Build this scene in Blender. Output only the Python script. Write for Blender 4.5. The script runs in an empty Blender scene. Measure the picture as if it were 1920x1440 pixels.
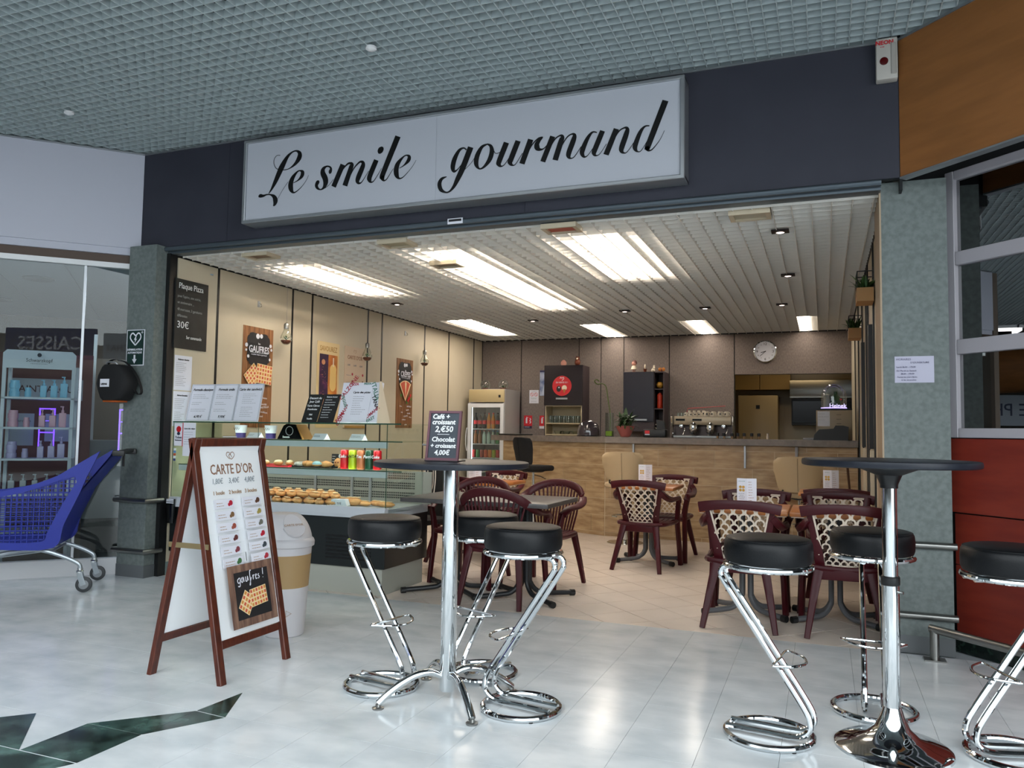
import bpy, bmesh, math, random
from mathutils import Vector, Matrix
random.seed(7)
PI = math.pi
SC = bpy.context.scene
COL = SC.collection

# ------------------------------------------------------------------ camera, world, exposure
cam_d = bpy.data.cameras.new('camera'); cam = bpy.data.objects.new('camera', cam_d); COL.objects.link(cam)
YAW, PITCH, ROLL, FPX = .3771, .0611, .0145, 1477.2
_f0 = Vector((-math.sin(YAW), math.cos(YAW), 0)); _r0 = Vector((math.cos(YAW), math.sin(YAW), 0)); _u0 = Vector((0, 0, 1))
_f = _f0*math.cos(PITCH) + _u0*math.sin(PITCH); _u = _u0*math.cos(PITCH) - _f0*math.sin(PITCH)
_r = _r0*math.cos(ROLL) + _u*math.sin(ROLL); _u = _u*math.cos(ROLL) - _r0*math.sin(ROLL)
cam.matrix_world = Matrix(((_r.x, _u.x, -_f.x, 0), (_r.y, _u.y, -_f.y, 0), (_r.z, _u.z, -_f.z, 1.24), (0, 0, 0, 1)))
cam_d.sensor_fit = 'HORIZONTAL'; cam_d.sensor_width = 36; cam_d.lens = FPX/1920*36; cam_d.clip_start = .05; cam_d.clip_end = 200
SC.camera = cam
W = bpy.data.worlds.new('daylight'); SC.world = W; W.use_nodes = True
_bg = W.node_tree.nodes['Background']; _bg.inputs[0].default_value = (.86, .93, .97, 1); _bg.inputs[1].default_value = 5.3
SC.view_settings.view_transform = 'Standard'; SC.view_settings.look = 'None'
SC.view_settings.exposure = 0.0; SC.view_settings.gamma = 1; SC.view_settings.use_curve_mapping = False
LAMP = 68.0      # strength of the fluorescent panels above the cafe's louvre ceiling

# ------------------------------------------------------------------ materials
def lin(h):
    h = h.lstrip('#'); o = []
    for i in (0, 2, 4):
        c = int(h[i:i+2], 16)/255; o.append(c/12.92 if c <= .04045 else ((c+.055)/1.055)**2.4)
    return (*o, 1)
_M = {}
def mat(name, col, rough=.5, metal=0., emit=0., spec=.5, col2=None, scale=8., detail=4., stretch=(1, 1, 1), bump=0., fac=(.35, .65), coat=0., coords='Object', kind='noise', trans=0.):
    if name in _M: return _M[name]
    m = bpy.data.materials.new(name); m.use_nodes = True; nt = m.node_tree; b = nt.nodes['Principled BSDF']
    c = lin(col)
    b.inputs['Base Color'].default_value = c; b.inputs['Roughness'].default_value = rough; b.inputs['Metallic'].default_value = metal
    b.inputs['Specular IOR Level'].default_value = spec; b.inputs['Coat Weight'].default_value = coat
    if emit: b.inputs['Emission Color'].default_value = c; b.inputs['Emission Strength'].default_value = emit
    if trans: b.inputs['Transmission Weight'].default_value = trans
    if col2 or bump:
        tc = nt.nodes.new('ShaderNodeNewGeometry' if coords == 'Position' else 'ShaderNodeTexCoord'); mp = nt.nodes.new('ShaderNodeMapping'); mp.inputs['Scale'].default_value = stretch
        nt.links.new(tc.outputs[coords], mp.inputs[0])
        if kind == 'noise':
            n = nt.nodes.new('ShaderNodeTexNoise'); n.inputs['Scale'].default_value = scale; n.inputs['Detail'].default_value = detail
        elif kind == 'wave':
            n = nt.nodes.new('ShaderNodeTexWave'); n.inputs['Scale'].default_value = scale; n.inputs['Distortion'].default_value = 6; n.inputs['Detail'].default_value = 3; n.inputs['Detail Scale'].default_value = 1.5
        else:
            n = nt.nodes.new('ShaderNodeTexVoronoi'); n.inputs['Scale'].default_value = scale
        nt.links.new(mp.outputs[0], n.inputs['Vector']); out = n.outputs[0] if kind != 'noise' else n.outputs['Fac']
        if kind == 'wave': out = n.outputs['Fac']
        if col2:
            r = nt.nodes.new('ShaderNodeValToRGB'); r.color_ramp.elements[0].position = fac[0]; r.color_ramp.elements[1].position = fac[1]
            r.color_ramp.elements[0].color = c; r.color_ramp.elements[1].color = lin(col2)
            nt.links.new(out, r.inputs[0]); nt.links.new(r.outputs[0], b.inputs['Base Color'])
        if bump:
            bp = nt.nodes.new('ShaderNodeBump'); bp.inputs['Strength'].default_value = bump; bp.inputs['Distance'].default_value = .004
            nt.links.new(out, bp.inputs['Height']); nt.links.new(bp.outputs[0], b.inputs['Normal'])
    _M[name] = m; return m
def vary(m, amt=.12, hue=None):
    """per-object random value shift, for pieces cut from the same stock"""
    nt = m.node_tree; b = nt.nodes['Principled BSDF']; oi = nt.nodes.new('ShaderNodeObjectInfo')
    hs = nt.nodes.new('ShaderNodeHueSaturation'); mr = nt.nodes.new('ShaderNodeMapRange')
    mr.inputs[3].default_value = 1-amt; mr.inputs[4].default_value = 1+amt
    nt.links.new(oi.outputs['Random'], mr.inputs[0]); nt.links.new(mr.outputs[0], hs.inputs['Value'])
    li = b.inputs['Base Color'].links
    if li: nt.links.new(li[0].from_socket, hs.inputs['Color'])
    else: hs.inputs['Color'].default_value = b.inputs['Base Color'].default_value
    nt.links.new(hs.outputs[0], b.inputs['Base Color']); return m
def glassmat(name, tint='#eef6f2', refl=.08, rough=0., gr=.4):
    if name in _M: return _M[name]
    m = bpy.data.materials.new(name); m.use_nodes = True; nt = m.node_tree; nt.nodes.clear()
    o = nt.nodes.new('ShaderNodeOutputMaterial'); mx = nt.nodes.new('ShaderNodeMixShader'); t = nt.nodes.new('ShaderNodeBsdfTransparent'); g = nt.nodes.new('ShaderNodeBsdfGlossy')
    t.inputs[0].default_value = lin(tint); g.inputs['Roughness'].default_value = rough
    lw = nt.nodes.new('ShaderNodeLayerWeight'); lw.inputs[0].default_value = .25
    mr = nt.nodes.new('ShaderNodeMapRange'); mr.inputs[3].default_value = refl; mr.inputs[4].default_value = min(1, refl+gr)
    nt.links.new(lw.outputs['Fresnel'], mr.inputs[0]); nt.links.new(mr.outputs[0], mx.inputs[0])
    nt.links.new(t.outputs[0], mx.inputs[1]); nt.links.new(g.outputs[0], mx.inputs[2]); nt.links.new(mx.outputs[0], o.inputs[0])
    _M[name] = m; return m

CHROME = mat('polished_chrome', '#d8dcde', .06, 1)
STEEL = mat('brushed_steel', '#8f8f8c', .32, 1)
ALU = mat('matt_aluminium', '#a8acb0', .38, .8)
BLACK = mat('black_plastic', '#0c0d0f', .45)
BLACKM = mat('black_gloss', '#08090b', .15)
WHITE = mat('white_paint', '#d9dadc', .45)
PAPER = mat('white_paper', '#dcdde6', .7)
INK = mat('black_ink', '#16161a', .6)
CHALKW = mat('white_chalk', '#e6e9ea', .9)
SLATE = mat('black_slate', '#0f100f', .6, col2='#181a19', scale=14)
LEATHER = mat('black_leatherette', '#0a0c0f', .45, spec=.28, bump=.15, scale=160)
BURG = mat('burgundy_plastic', '#3c0710', .42, spec=.3)
CREAMP = mat('cream_plastic', '#cdbfae', .45)
WOODT = mat('honey_wood_laminate', '#a8642f', .3, col2='#bf7a3f', scale=5, stretch=(1, 14, 1))
DARKW = mat('red_brown_wood', '#3f180e', .38, col2='#5a2716', scale=5, stretch=(14, 14, 1.2))
RED = mat('signal_red', '#c01622', .5)
WARMW = mat('warm_white', '#d9cdb8', .5)
GREYP = mat('grey_print', '#8c8c90', .6)
BROWNP = mat('brown_print', '#9a6f55', .6)
EMITW = mat('fluorescent_diffuser', '#fff2e2', .5, emit=LAMP)

# ------------------------------------------------------------------ mesh builder
class MB:
    def __init__(s): s.v = []; s.f = []
    def add(s, vs, fs, M=None):
        n = len(s.v); s.v += [tuple(M @ Vector(v)) if M is not None else tuple(v) for v in vs]; s.f += [tuple(i+n for i in f) for f in fs]; return s
    def box(s, x0, x1, y0, y1, z0, z1, M=None, bev=0, seg=2):
        vs = [(x0,y0,z0),(x1,y0,z0),(x1,y1,z0),(x0,y1,z0),(x0,y0,z1),(x1,y0,z1),(x1,y1,z1),(x0,y1,z1)]
        fs = [(3,2,1,0),(4,5,6,7),(0,1,5,4),(1,2,6,5),(2,3,7,6),(3,0,4,7)]
        if bev:
            bm = bmesh.new(); bv = [bm.verts.new(v) for v in vs]; [bm.faces.new([bv[i] for i in f]) for f in fs]
            bmesh.ops.bevel(bm, geom=bm.edges[:], offset=bev, segments=seg, profile=.5, affect='EDGES')
            bm.verts.index_update(); vs = [v.co[:] for v in bm.verts]; fs = [[v.index for v in f.verts] for f in bm.faces]; bm.free()
        return s.add(vs, fs, M)
    def prism(s, pts, z0, z1, M=None):
        n = len(pts); vs = [(x, y, z0) for x, y in pts]+[(x, y, z1) for x, y in pts]
        return s.add(vs, [tuple(range(n-1, -1, -1)), tuple(range(n, 2*n))]+[(i, (i+1) % n, n+(i+1) % n, n+i) for i in range(n)], M)
    def loft(s, rings, closed=False, caps=True, M=None):
        n = len(rings[0]); vs = [p for r in rings for p in r]; fs = []
        K = len(rings)
        for k in range(K if closed else K-1):
            a = k*n; b = ((k+1) % K)*n
            for i in range(n): j = (i+1) % n; fs.append((a+i, a+j, b+j, b+i))
        if caps and not closed: fs += [tuple(range(n-1, -1, -1)), tuple((K-1)*n+i for i in range(n))]
        return s.add(vs, fs, M)
    def tube(s, path, r, n=10, closed=False, M=None, caps=True):
        P = [Vector(p) for p in path]; K = len(P); rings = []; up = None
        for k in range(K):
            if closed: t = P[(k+1) % K]-P[k-1]
            else: t = P[min(k+1, K-1)]-P[max(k-1, 0)]
            t.normalize()
            if up is None:
                up = Vector((0, 0, 1)) if abs(t.z) < .9 else Vector((0, 1, 0))
            a = (up - t*up.dot(t)).normalized(); b = t.cross(a); up = a
            rr = r[k] if isinstance(r, (list, tuple)) else r
            rings.append([P[k]+a*rr*math.cos(2*PI*i/n)+b*rr*math.sin(2*PI*i/n) for i in range(n)])
        return s.loft(rings, closed, caps, M)
    def sweep(s, path, w, t, side=(1, 0, 0), n=8, pw=.5, M=None):
        """flat bar with rounded rectangular section; w across `side`, t perpendicular"""
        P = [Vector(p) for p in path]; K = len(P); rings = []
        for k in range(K):
            T = (P[min(k+1, K-1)]-P[max(k-1, 0)]).normalized()
            sd = side[k] if isinstance(side, list) else side
            a = Vector(sd); a = (a-T*a.dot(T)).normalized(); b = T.cross(a)
            ww = (w[k] if isinstance(w, (list, tuple)) else w)/2; tt = (t[k] if isinstance(t, (list, tuple)) else t)/2
            ring = []
            for i in range(n):
                q = 2*PI*(i+.5)/n; c, d = math.cos(q), math.sin(q)
                ring.append(P[k]+a*ww*math.copysign(abs(c)**pw, c)+b*tt*math.copysign(abs(d)**pw, d))
            rings.append(ring)
        return s.loft(rings, M=M)
    def lathe(s, prof, n=32, M=None, c=(0, 0, 0)):
        rings = [[(c[0]+max(r, 1e-4)*math.cos(2*PI*i/n), c[1]+max(r, 1e-4)*math.sin(2*PI*i/n), c[2]+z) for i in range(n)] for r, z in prof]
        return s.loft(rings, M=M)
    def cyl(s, p0, p1, r0, r1=None, n=16, M=None):
        return s.tube([p0, p1], [r0, r0 if r1 is None else r1], n, M=M)
    def ring(s, c, R, r, n=40, m=8, M=None, z=None):
        rings = [[(c[0]+(R+r*math.cos(2*PI*j/m))*math.cos(2*PI*i/n), c[1]+(R+r*math.cos(2*PI*j/m))*math.sin(2*PI*i/n), c[2]+r*math.sin(2*PI*j/m)) for j in range(m)] for i in range(n)]
        return s.loft(rings, closed=True, M=M)
    def ball(s, c, r, n=14, m=8, sq=(1, 1, 1), M=None):
        prof = [(math.sin(PI*k/m), -math.cos(PI*k/m)) for k in range(m+1)]
        rings = [[(c[0]+r*sq[0]*max(a, 1e-3)*math.cos(2*PI*i/n), c[1]+r*sq[1]*max(a, 1e-3)*math.sin(2*PI*i/n), c[2]+r*sq[2]*b) for i in range(n)] for a, b in prof]
        return s.loft(rings, M=M)
    def build(s, name, m, parent=None, smooth=True, angle=35, loc=None, label=None):
        me = bpy.data.meshes.new(name); me.from_pydata(s.v, [], s.f); me.materials.append(m); me.update()
        if smooth:
            me.polygons.foreach_set('use_smooth', [True]*len(me.polygons)); me.set_sharp_from_angle(angle=math.radians(angle))
        o = bpy.data.objects.new(name, me); COL.objects.link(o)
        if parent is not None: o.parent = parent
        if loc is not None: o.location = loc
        if label: o['label'] = label
        return o
def B(*a, **k): return MB().box(*a, **k)
def tag(o, label=None, cat=None, group=None, kind=None):
    if label: o['label'] = label
    if cat: o['category'] = cat
    if group: o['group'] = group
    if kind: o['kind'] = kind
    return o
def thing(name, label, cat, loc=(0, 0, 0), rz=0, group=None):
    o = bpy.data.objects.new(name, None); COL.objects.link(o); o.location = loc; o.rotation_euler = (0, 0, rz); o.empty_display_size = .1
    return tag(o, label, cat, group)
def struct(name, mb, m, **k): return tag(mb.build(name, m, smooth=False, **k), kind='structure')
def dup(o, loc=None, rz=None, label=None, parent=None, group=None):
    c = o.copy(); COL.objects.link(c)
    if parent is not None: c.parent = parent
    if loc is not None: c.location = loc
    if rz is not None: c.rotation_euler = (0, 0, rz)
    if label: c['label'] = label
    if group: c['group'] = group
    for ch in list(o.children): dup(ch, parent=c)
    return c
def cat(pts, sub=5, closed=False):
    """Catmull-Rom through points of any dimension"""
    out = []; n = len(pts); rng = n if closed else n-1
    for i in range(rng):
        p = [pts[(i-1) % n] if closed or i else pts[0], pts[i], pts[(i+1) % n], pts[(i+2) % n] if closed or i+2 < n else pts[-1]]
        for k in range(sub):
            t = k/sub; out.append(tuple(.5*(2*b+(c-a)*t+(2*a-5*b+4*c-d)*t*t+(3*b-a-3*c+d)*t**3) for a, b, c, d in zip(*p)))
    if not closed: out.append(tuple(pts[-1]))
    return out
def frame(o, xd, up):
    x = Vector(xd).normalized(); y = Vector(up).normalized(); z = x.cross(y)
    return Matrix(((x.x, y.x, z.x, o[0]), (x.y, y.y, z.y, o[1]), (x.z, y.z, z.z, o[2]), (0, 0, 0, 1)))
def text(s, size, m, parent, M, align='CENTER', shear=0., sx=1., name='lettering', bold=0., ls=1., lh=1.):
    c = bpy.data.curves.new('t', 'FONT'); c.body = s; c.size = size; c.align_x = align; c.align_y = 'CENTER'; c.shear = shear
    c.extrude = .0006; c.offset = bold; c.resolution_u = 2; c.space_character = ls; c.space_line = lh
    t = bpy.data.objects.new('t', c); me = bpy.data.meshes.new_from_object(t); bpy.data.objects.remove(t); bpy.data.curves.remove(c)
    me.transform(Matrix.Diagonal((sx, 1, 1, 1))); me.transform(M); me.materials.clear(); me.materials.append(m); me.name = name
    o = bpy.data.objects.new(name, me); COL.objects.link(o); o.parent = parent; return o
class Face:
    """flat print on a plane; x right, y up seen from outside, z out"""
    def __init__(s, M, parent, z=.0012): s.M = M; s.p = parent; s.z = z; s.k = 0
    def _z(s): s.k += 1; return s.z + s.k*.0007
    def _m(s, x=0, y=0, rot=0, z=None): return s.M @ Matrix.Translation((x, y, s._z() if z is None else z)) @ Matrix.Rotation(rot, 4, 'Z')
    def rect(s, x, y, w, h, m, name='print', rot=0, t=.0006):
        return B(-w/2, w/2, -h/2, h/2, -t, 0, M=s._m(x, y, rot)).build(name, m, s.p, smooth=False)
    def poly(s, pts, m, name='print', x=0, y=0, rot=0):
        return MB().prism(pts, -.0006, 0, s._m(x, y, rot)).build(name, m, s.p, smooth=False)
    def disc(s, x, y, r, m, name='print', sx=1, n=28):
        return s.poly([(r*sx*math.cos(2*PI*i/n), r*math.sin(2*PI*i/n)) for i in range(n)], m, name, x, y)
    def text(s, x, y, t, size, m, **k): return text(t, size, m, s.p, s._m(x, y, k.pop('rot', 0)), **k)
    def lines(s, x, y, w, rows, lh, m, th=.003, align='L', name='small_print'):
        mb = MB(); M = s._m(x, y)
        for i in range(rows):
            L = w*random.uniform(.55, 1); x0 = -L/2 if align == 'C' else 0; q = 0
            while q < L-.004:
                ww = min(random.uniform(.010, .032)*max(w/.2, .5), L-q)
                mb.box(x0+q, x0+q+ww, -i*lh-th/2, -i*lh+th/2, -.0004, 0, M=M); q += ww+.006*max(w/.2, .5)
        return mb.build(name, m, s.p, smooth=False)
    def stroke(s, pts, w, m, name='lettering', x=0, y=0, sc=1, sub=4):
        """pts: list of polylines; drawn as ribbons"""
        mb = MB(); M = s._m(x, y)
        for pl in pts:
            ribbon(mb, [(a*sc, b*sc, w) for a, b in pl], M, sub)
        return mb.build(name, m, s.p, smooth=False)
def ribbon(mb, pl, M, sub=5):
    q = cat(pl, sub) if len(pl) > 2 else pl; n = len(q); vs = []
    for i in range(n):
        a = q[max(i-1, 0)]; b = q[min(i+1, n-1)]; dx, dy = b[0]-a[0], b[1]-a[1]; L = math.hypot(dx, dy) or 1
        h = max(q[i][2], .0005)/2; nx, ny = -dy/L*h, dx/L*h
        vs += [(q[i][0]+nx, q[i][1]+ny, 0), (q[i][0]-nx, q[i][1]-ny, 0)]
    mb.add(vs, [(2*i, 2*i+1, 2*i+3, 2*i+2) for i in range(n-1)], M)

# ================================================================== THE SETTING
MARBLE = vary(mat('white_marble', '#c3cbcf', .17, col2='#e0e4e6', scale=4, detail=10, stretch=(1, 1.5, 1), fac=(.26, .64), coords='Position'), .022)
MARBLE_STUFF = mat('white_marble_far', '#c3cbcf', .17, col2='#e0e4e6', scale=4, detail=10, stretch=(1, 1.5, 1), fac=(.26, .64), coords='Position')
GREENM = vary(mat('green_marble', '#10231e', .14, col2='#54726a', scale=7, detail=8, fac=(.42, .72), coords='Position'), .2)
TILE = vary(mat('cream_floor_tile', '#d9ccc0', .3, col2='#e2d5c9', scale=3, detail=3, coords='Position'), .03)
GROUTD = mat('dark_grout', '#2e2925', .9)
GROUTL = mat('pale_grout', '#9aa1a4', .9)
GREENL = mat('green_speckled_laminate', '#616967', .6, spec=.3, col2='#6f7775', scale=34, detail=4, fac=(.36, .64))
FASC = mat('dark_grey_fascia', '#30313b', .6, spec=.3, col2='#34353f', scale=3)
SIGNP = mat('white_sign_panel', '#b2b5be', .5)
LFASC = mat('pale_grey_fascia', '#b2b4c0', .6)
ORANGE = mat('maple_panel', '#84552a', .5, col2='#935f31', scale=2.5, stretch=(1, 1, 6), detail=3)
REDP = vary(mat('red_wood_panel', '#6e1f14', .4, col2='#7d2a1b', scale=3, stretch=(1, 1, 5)), .04)
TRACK = mat('galvanised_track', '#566068', .4, .6)
BEIGE = vary(mat('beige_wall_panel', '#bdb29b', .5, col2='#c2b8a2', scale=2), .02)
BROWNF = vary(mat('brown_fabric_panel', '#6e6460', .9, col2='#82776f', scale=90, detail=2, stretch=(1, 1, .35)), .06)
BLADE = mat('louvre_blade_white', '#dedad2', .5)
BLADEM = mat('louvre_blade_mall', '#a8b3b5', .55)
VOID = mat('ceiling_void', '#1e2022', .95)
VOIDC = mat('cafe_ceiling_void', '#4d4a46', .95)
STONE = vary(mat('travertine_tile', '#8f7250', .45, col2='#b59c78', scale=5, detail=7, stretch=(1, 1, 4.5), fac=(.35, .68)), .07)
GROUTS = mat('stone_grout', '#c4b296', .9)
CTOP = mat('grey_worktop', '#6e655e', .3, col2='#7c726a', scale=20)
KITW = mat('kitchen_tile', '#a8987c', .4)

def clip(poly, a, b, c):            # keep a*x+b*y<=c
    out = []
    for i in range(len(poly)):
        p, q = poly[i], poly[(i+1) % len(poly)]; dp, dq = a*p[0]+b*p[1]-c, a*q[0]+b*q[1]-c
        if dp <= 0: out.append(p)
        if dp*dq < 0:
            t = dp/(dp-dq); out.append((p[0]+t*(q[0]-p[0]), p[1]+t*(q[1]-p[1])))
    return out
def area(p): return abs(sum(p[i][0]*p[(i+1) % len(p)][1]-p[(i+1) % len(p)][0]*p[i][1] for i in range(len(p))))/2
def inview(x, y, z=0., mg=60):
    d = Vector((x, y, z-1.24)); k = d.dot(_f)
    if k < .3: return None
    px, py = 960+FPX*d.dot(_r)/k, 720-FPX*d.dot(_u)/k
    return k if -mg < px < 1920+mg and -mg < py < 1440+mg else None

# floors ------------------------------------------------------------
floor = struct('floor', B(-17, 8, -10, 15, -.10, -.006), GROUTL)
YB = 5.14
cells = []; rest = MB()
for i in range(-34, 20):
    for j in range(-26, 12):
        x0, y0 = -2.87+.3*i, 2.19+.3*j; g = .0007
        p = [(x0+g, y0+g), (x0+.3-g, y0+g), (x0+.3-g, y0+.3-g), (x0+g, y0+.3-g)]
        p = clip(p, 0, 1, YB-.001); p = clip(p, -1, 1, 10.62) if p else p; p = clip(p, 1, 1, 6.02) if p else p
        if len(p) < 3 or area(p) < .0004: continue
        k = inview(x0+.15, y0+.15); cells.append((k if k else 1e6, p, x0, y0))
cells.sort(key=lambda c: c[0]); n = 0; full = None
for k, p, x0, y0 in cells:
    if k < 1e5 and n < 285:
        n += 1; isf = area(p) > .0888
        q = [(x-x0, y-y0) for x, y in p]
        if isf and full is not None: o = bpy.data.objects.new('marble_slab', full); COL.objects.link(o); o.parent = floor; o.location = (x0, y0, 0)
        else:
            o = MB().prism(q, -.012, 0).build('marble_slab', MARBLE, floor, smooth=False, loc=(x0, y0, 0))
            if isf: full = o.data
    else: rest.prism(p, -.012, 0)
tag(rest.build('marble_slabs_beyond', MARBLE_STUFF, floor, smooth=False), kind='stuff')
for p in ([(-3.17,2.49),(-3.47,2.19),(-2.87,2.19)], [(-2.87,2.19),(-2.57,2.19),(-2.57,2.49),(-2.87,2.49)], [(-2.87,2.49),(-2.57,2.49),(-2.57,2.785)],
          [(-2.57,2.49),(-2.40,2.77),(-2.57,2.785)], [(-2.57,2.79),(-2.40,2.775),(-2.55,3.06)], [(-2.97,2.187),(-3.3,1.85),(-2.75,1.85),(-2.57,2.187)], [(-3.47,2.187),(-3.9,1.8),(-3.3,1.84),(-2.975,2.187)]):
    c = (sum(a for a, b in p)/len(p), sum(b for a, b in p)/len(p))
    q = [(x+(c[0]-x)*.012, y+(c[1]-y)*.012) for x, y in p]
    MB().prism(q, -.004, .0012).build('green_marble_inlay', GREENM, floor, smooth=False, label='green marble inlay piece')
# cafe tiles laid on the diagonal
XL, XR, YBK, ZC = -5.16, .36, 11.70, 2.70
cfloor = struct('floor', B(XL, XR, YB, YBK, -.02, -.0045), GROUTD)
cfloor.name = 'floor_cafe'
S2 = math.sqrt(.5); cells = []; rest = MB()
for i in range(-60, 60):
    for j in range(-60, 60):
        a0, b0 = 3.78+.4299*i, 6.80+.4299*j     # x+y , y-x
        g = .003*1.414
        def ab(a, b): return ((a-b)/2, (a+b)/2)
        p = [ab(a0+g, b0+g), ab(a0+.4299-g, b0+g), ab(a0+.4299-g, b0+.4299-g), ab(a0+g, b0+.4299-g)][::-1]
        cx, cy = ab(a0+.215, b0+.215)
        if not (XL-.4 < cx < XR+.4 and YB-.4 < cy < YBK+.4): continue
        p = clip(p, 0, -1, -YB); p = clip(p, -1, 0, -XL) if p else p; p = clip(p, 1, 0, XR) if p else p; p = clip(p, 0, 1, 9.6) if p else p
        if len(p) < 3 or area(p) < .0004: continue
        if sum(p[t][0]*p[(t+1) % len(p)][1]-p[(t+1) % len(p)][0]*p[t][1] for t in range(len(p))) < 0: p = p[::-1]
        k = inview(cx, cy); cells.append((k or 1e6, p, cx, cy))
cells.sort(key=lambda c: c[0]); n = 0; full = None
for k, p, cx, cy in cells:
    if k < 1e5 and n < 295:
        n += 1; isf = area(p) > .0885
        if isf and full is not None: o = bpy.data.objects.new('floor_tile', full); COL.objects.link(o); o.parent = cfloor; o.location = (cx, cy, 0)
        else:
            o = MB().prism([(x-cx, y-cy) for x, y in p], -.01, 0).build('floor_tile', TILE, cfloor, smooth=False, loc=(cx, cy, 0))
            if isf: full = o.data
    else: rest.prism(p, -.01, 0)
tag(rest.build('floor_tiles_beyond', TILE, cfloor, smooth=False), kind='stuff')

# facade ------------------------------------------------------------
FY = 5.08
fac = struct('wall_facade', B(-5.55, .43, FY+.02, FY+.07, 2.775, 3.60), BLACK)
for x0, x1 in ((-5.55, -4.556), (-4.553, -1.936), (-1.933, .43)):
    B(x0, x1, FY, FY+.019, 2.775, 3.60).build('panel', FASC, fac, smooth=False)
B(-5.55, .43, FY-.008, FY+.03, 3.601, 3.612).build('edge_trim', ALU, fac, smooth=False)
trk = struct('trim_1', B(-5.20, .33, 5.10, 5.20, 2.715, 2.774), TRACK)
MB().tube([(-5.2, 5.075, 2.752), (.33, 5.075, 2.752)], .02, 10).build('rolled_edge', TRACK, trk)
pl = B(-2.52, -2.40, 5.049, 5.054, 2.735, 2.775).build('maker_plate', PAPER, trk, smooth=False)
B(-2.51, -2.41, 5.046, 5.05, 2.752, 2.768).build('plate_print', INK, pl, smooth=False)
# green laminate pillars with steel guard rails
def pillar(name, x0, x1, y0, y1, zb, rails, label=None):
    s = struct(name, B(x0, x1, y0, y1, zb, 2.775), GREENL)
    B(x0-.003, x1+.003, y0-.003, y1, .0, zb).build('skirting', mat('grey_skirting', '#5b5f61', .5), s, smooth=False)
    return s
p1 = pillar('wall_pillar_left', -5.50, -5.20, 4.98, 5.13, .10, None)
for z in (.63, .215):
    MB().tube([(-5.515, 5.10, z), (-5.53, 4.965, z), (-5.185, 4.965, z), (-5.165, 5.06, z), (-5.165, 5.12, z)], .021, 12).build('guard_rail', STEEL, p1)
p2 = pillar('wall_pillar_right', .33, .682, 5.17, 5.60, .10, None)
for z in (.622, .218):
    MB().tube([(.34, 5.155, z), (.70, 5.155, z)], .021, 12).build('guard_rail', STEEL, p2)
B(.322, .332, 5.165, 5.62, 0, 2.775).build('pillar_edge_strip', mat('beige_edge', '#a08c74', .6), p2, smooth=False)
struct('trim_2', B(-5.205, -5.16, 5.09, 5.17, 0, 2.72), BLACK)      # black roller-shutter guide
# mall louvre ceiling ---------------------------------------------
ZM = 3.62
ceil = struct('ceiling', B(-17, 8, .3, 15, 3.90, 3.95), VOID)
X0, X1, Y0, Y1 = -9., 2.6, .5, 5.5
me = None
for i in range(int((X1-X0)/.077)+1):
    x = X0+.077*i
    if me is None: o = B(-.003, .003, 0, Y1-Y0, ZM, ZM+.045).build('long_blade', BLADEM, ceil, smooth=False); me = o.data
    else: o = bpy.data.objects.new('long_blade', me); COL.objects.link(o); o.parent = ceil
    o.location = (x, Y0, 0)
me = None
for i in range(int((Y1-Y0)/.077)+1):
    y = Y0+.077*i
    if me is None: o = B(0, X1-X0, -.003, .003, ZM+.001, ZM+.045).build('cross_blade', BLADEM, ceil, smooth=False); me = o.data
    else: o = bpy.data.objects.new('cross_blade', me); COL.objects.link(o); o.parent = ceil
    o.location = (X0, y, 0)
far = MB()
for i in range(65): far.box(-14.+.077*i, -13.992+.077*i, Y0, Y1, ZM, ZM+.045)
for i in range(int((Y1-Y0)/.077)+1): far.box(-14, X0, Y0+.077*i, Y0+.077*i+.008, ZM+.001, ZM+.045)
tag(far.build('louvre_beyond', BLADEM, ceil, smooth=False), kind='stuff')
for x, y in ((-2.6, 4.1), (-5.31, 4.19)):
    d = thing('smoke_detector', 'small white smoke detector on mall ceiling ' + ('above the shop sign' if x > -4 else 'near the pale left fascia'), 'detector', (x, y, ZM))
    MB().lathe([(.035, 0), (.035, -.012), (.02, -.022), (0, -.024)], 16).build('housing', WHITE, d)
# cafe louvre ceiling ---------------------------------------------
cc = struct('ceiling_cafe', B(XL, XR, 5.25, YBK, 2.96, 3.0), VOIDC)
me = None; n = 0
x = XL+.06
while x < XR:
    if me is None: o = B(-.0025, .0025, 0, YBK-5.22, ZC, ZC+.05).build('long_blade', BLADE, cc, smooth=False); me = o.data
    else: o = bpy.data.objects.new('long_blade', me); COL.objects.link(o); o.parent = cc
    o.location = (x, 5.21, 0); x += .12
me = None; y = 5.22
while y < YBK:
    if me is None: o = B(0, XR-XL-.02, -.0025, .0025, ZC+.004, ZC+.05).build('cross_blade', BLADE, cc, smooth=False); me = o.data
    else: o = bpy.data.objects.new('cross_blade', me); COL.objects.link(o); o.parent = cc
    o.location = (XL+.01, y, 0); y += .108
B(XL-.02, XL, 5.12, YBK, 2.72, 3.0).build('void_side', VOIDC, cc, smooth=False); B(XR, XR+.02, 5.6, YBK, 2.72, 3.0).build('void_side', VOIDC, cc, smooth=False)
B(XL, XR, YBK, YBK+.02, 2.72, 3.0).build('void_side', VOIDC, cc, smooth=False); B(XL, XR, 5.20, 5.215, 2.72, 3.0).build('void_side', VOIDC, cc, smooth=False)
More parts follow.
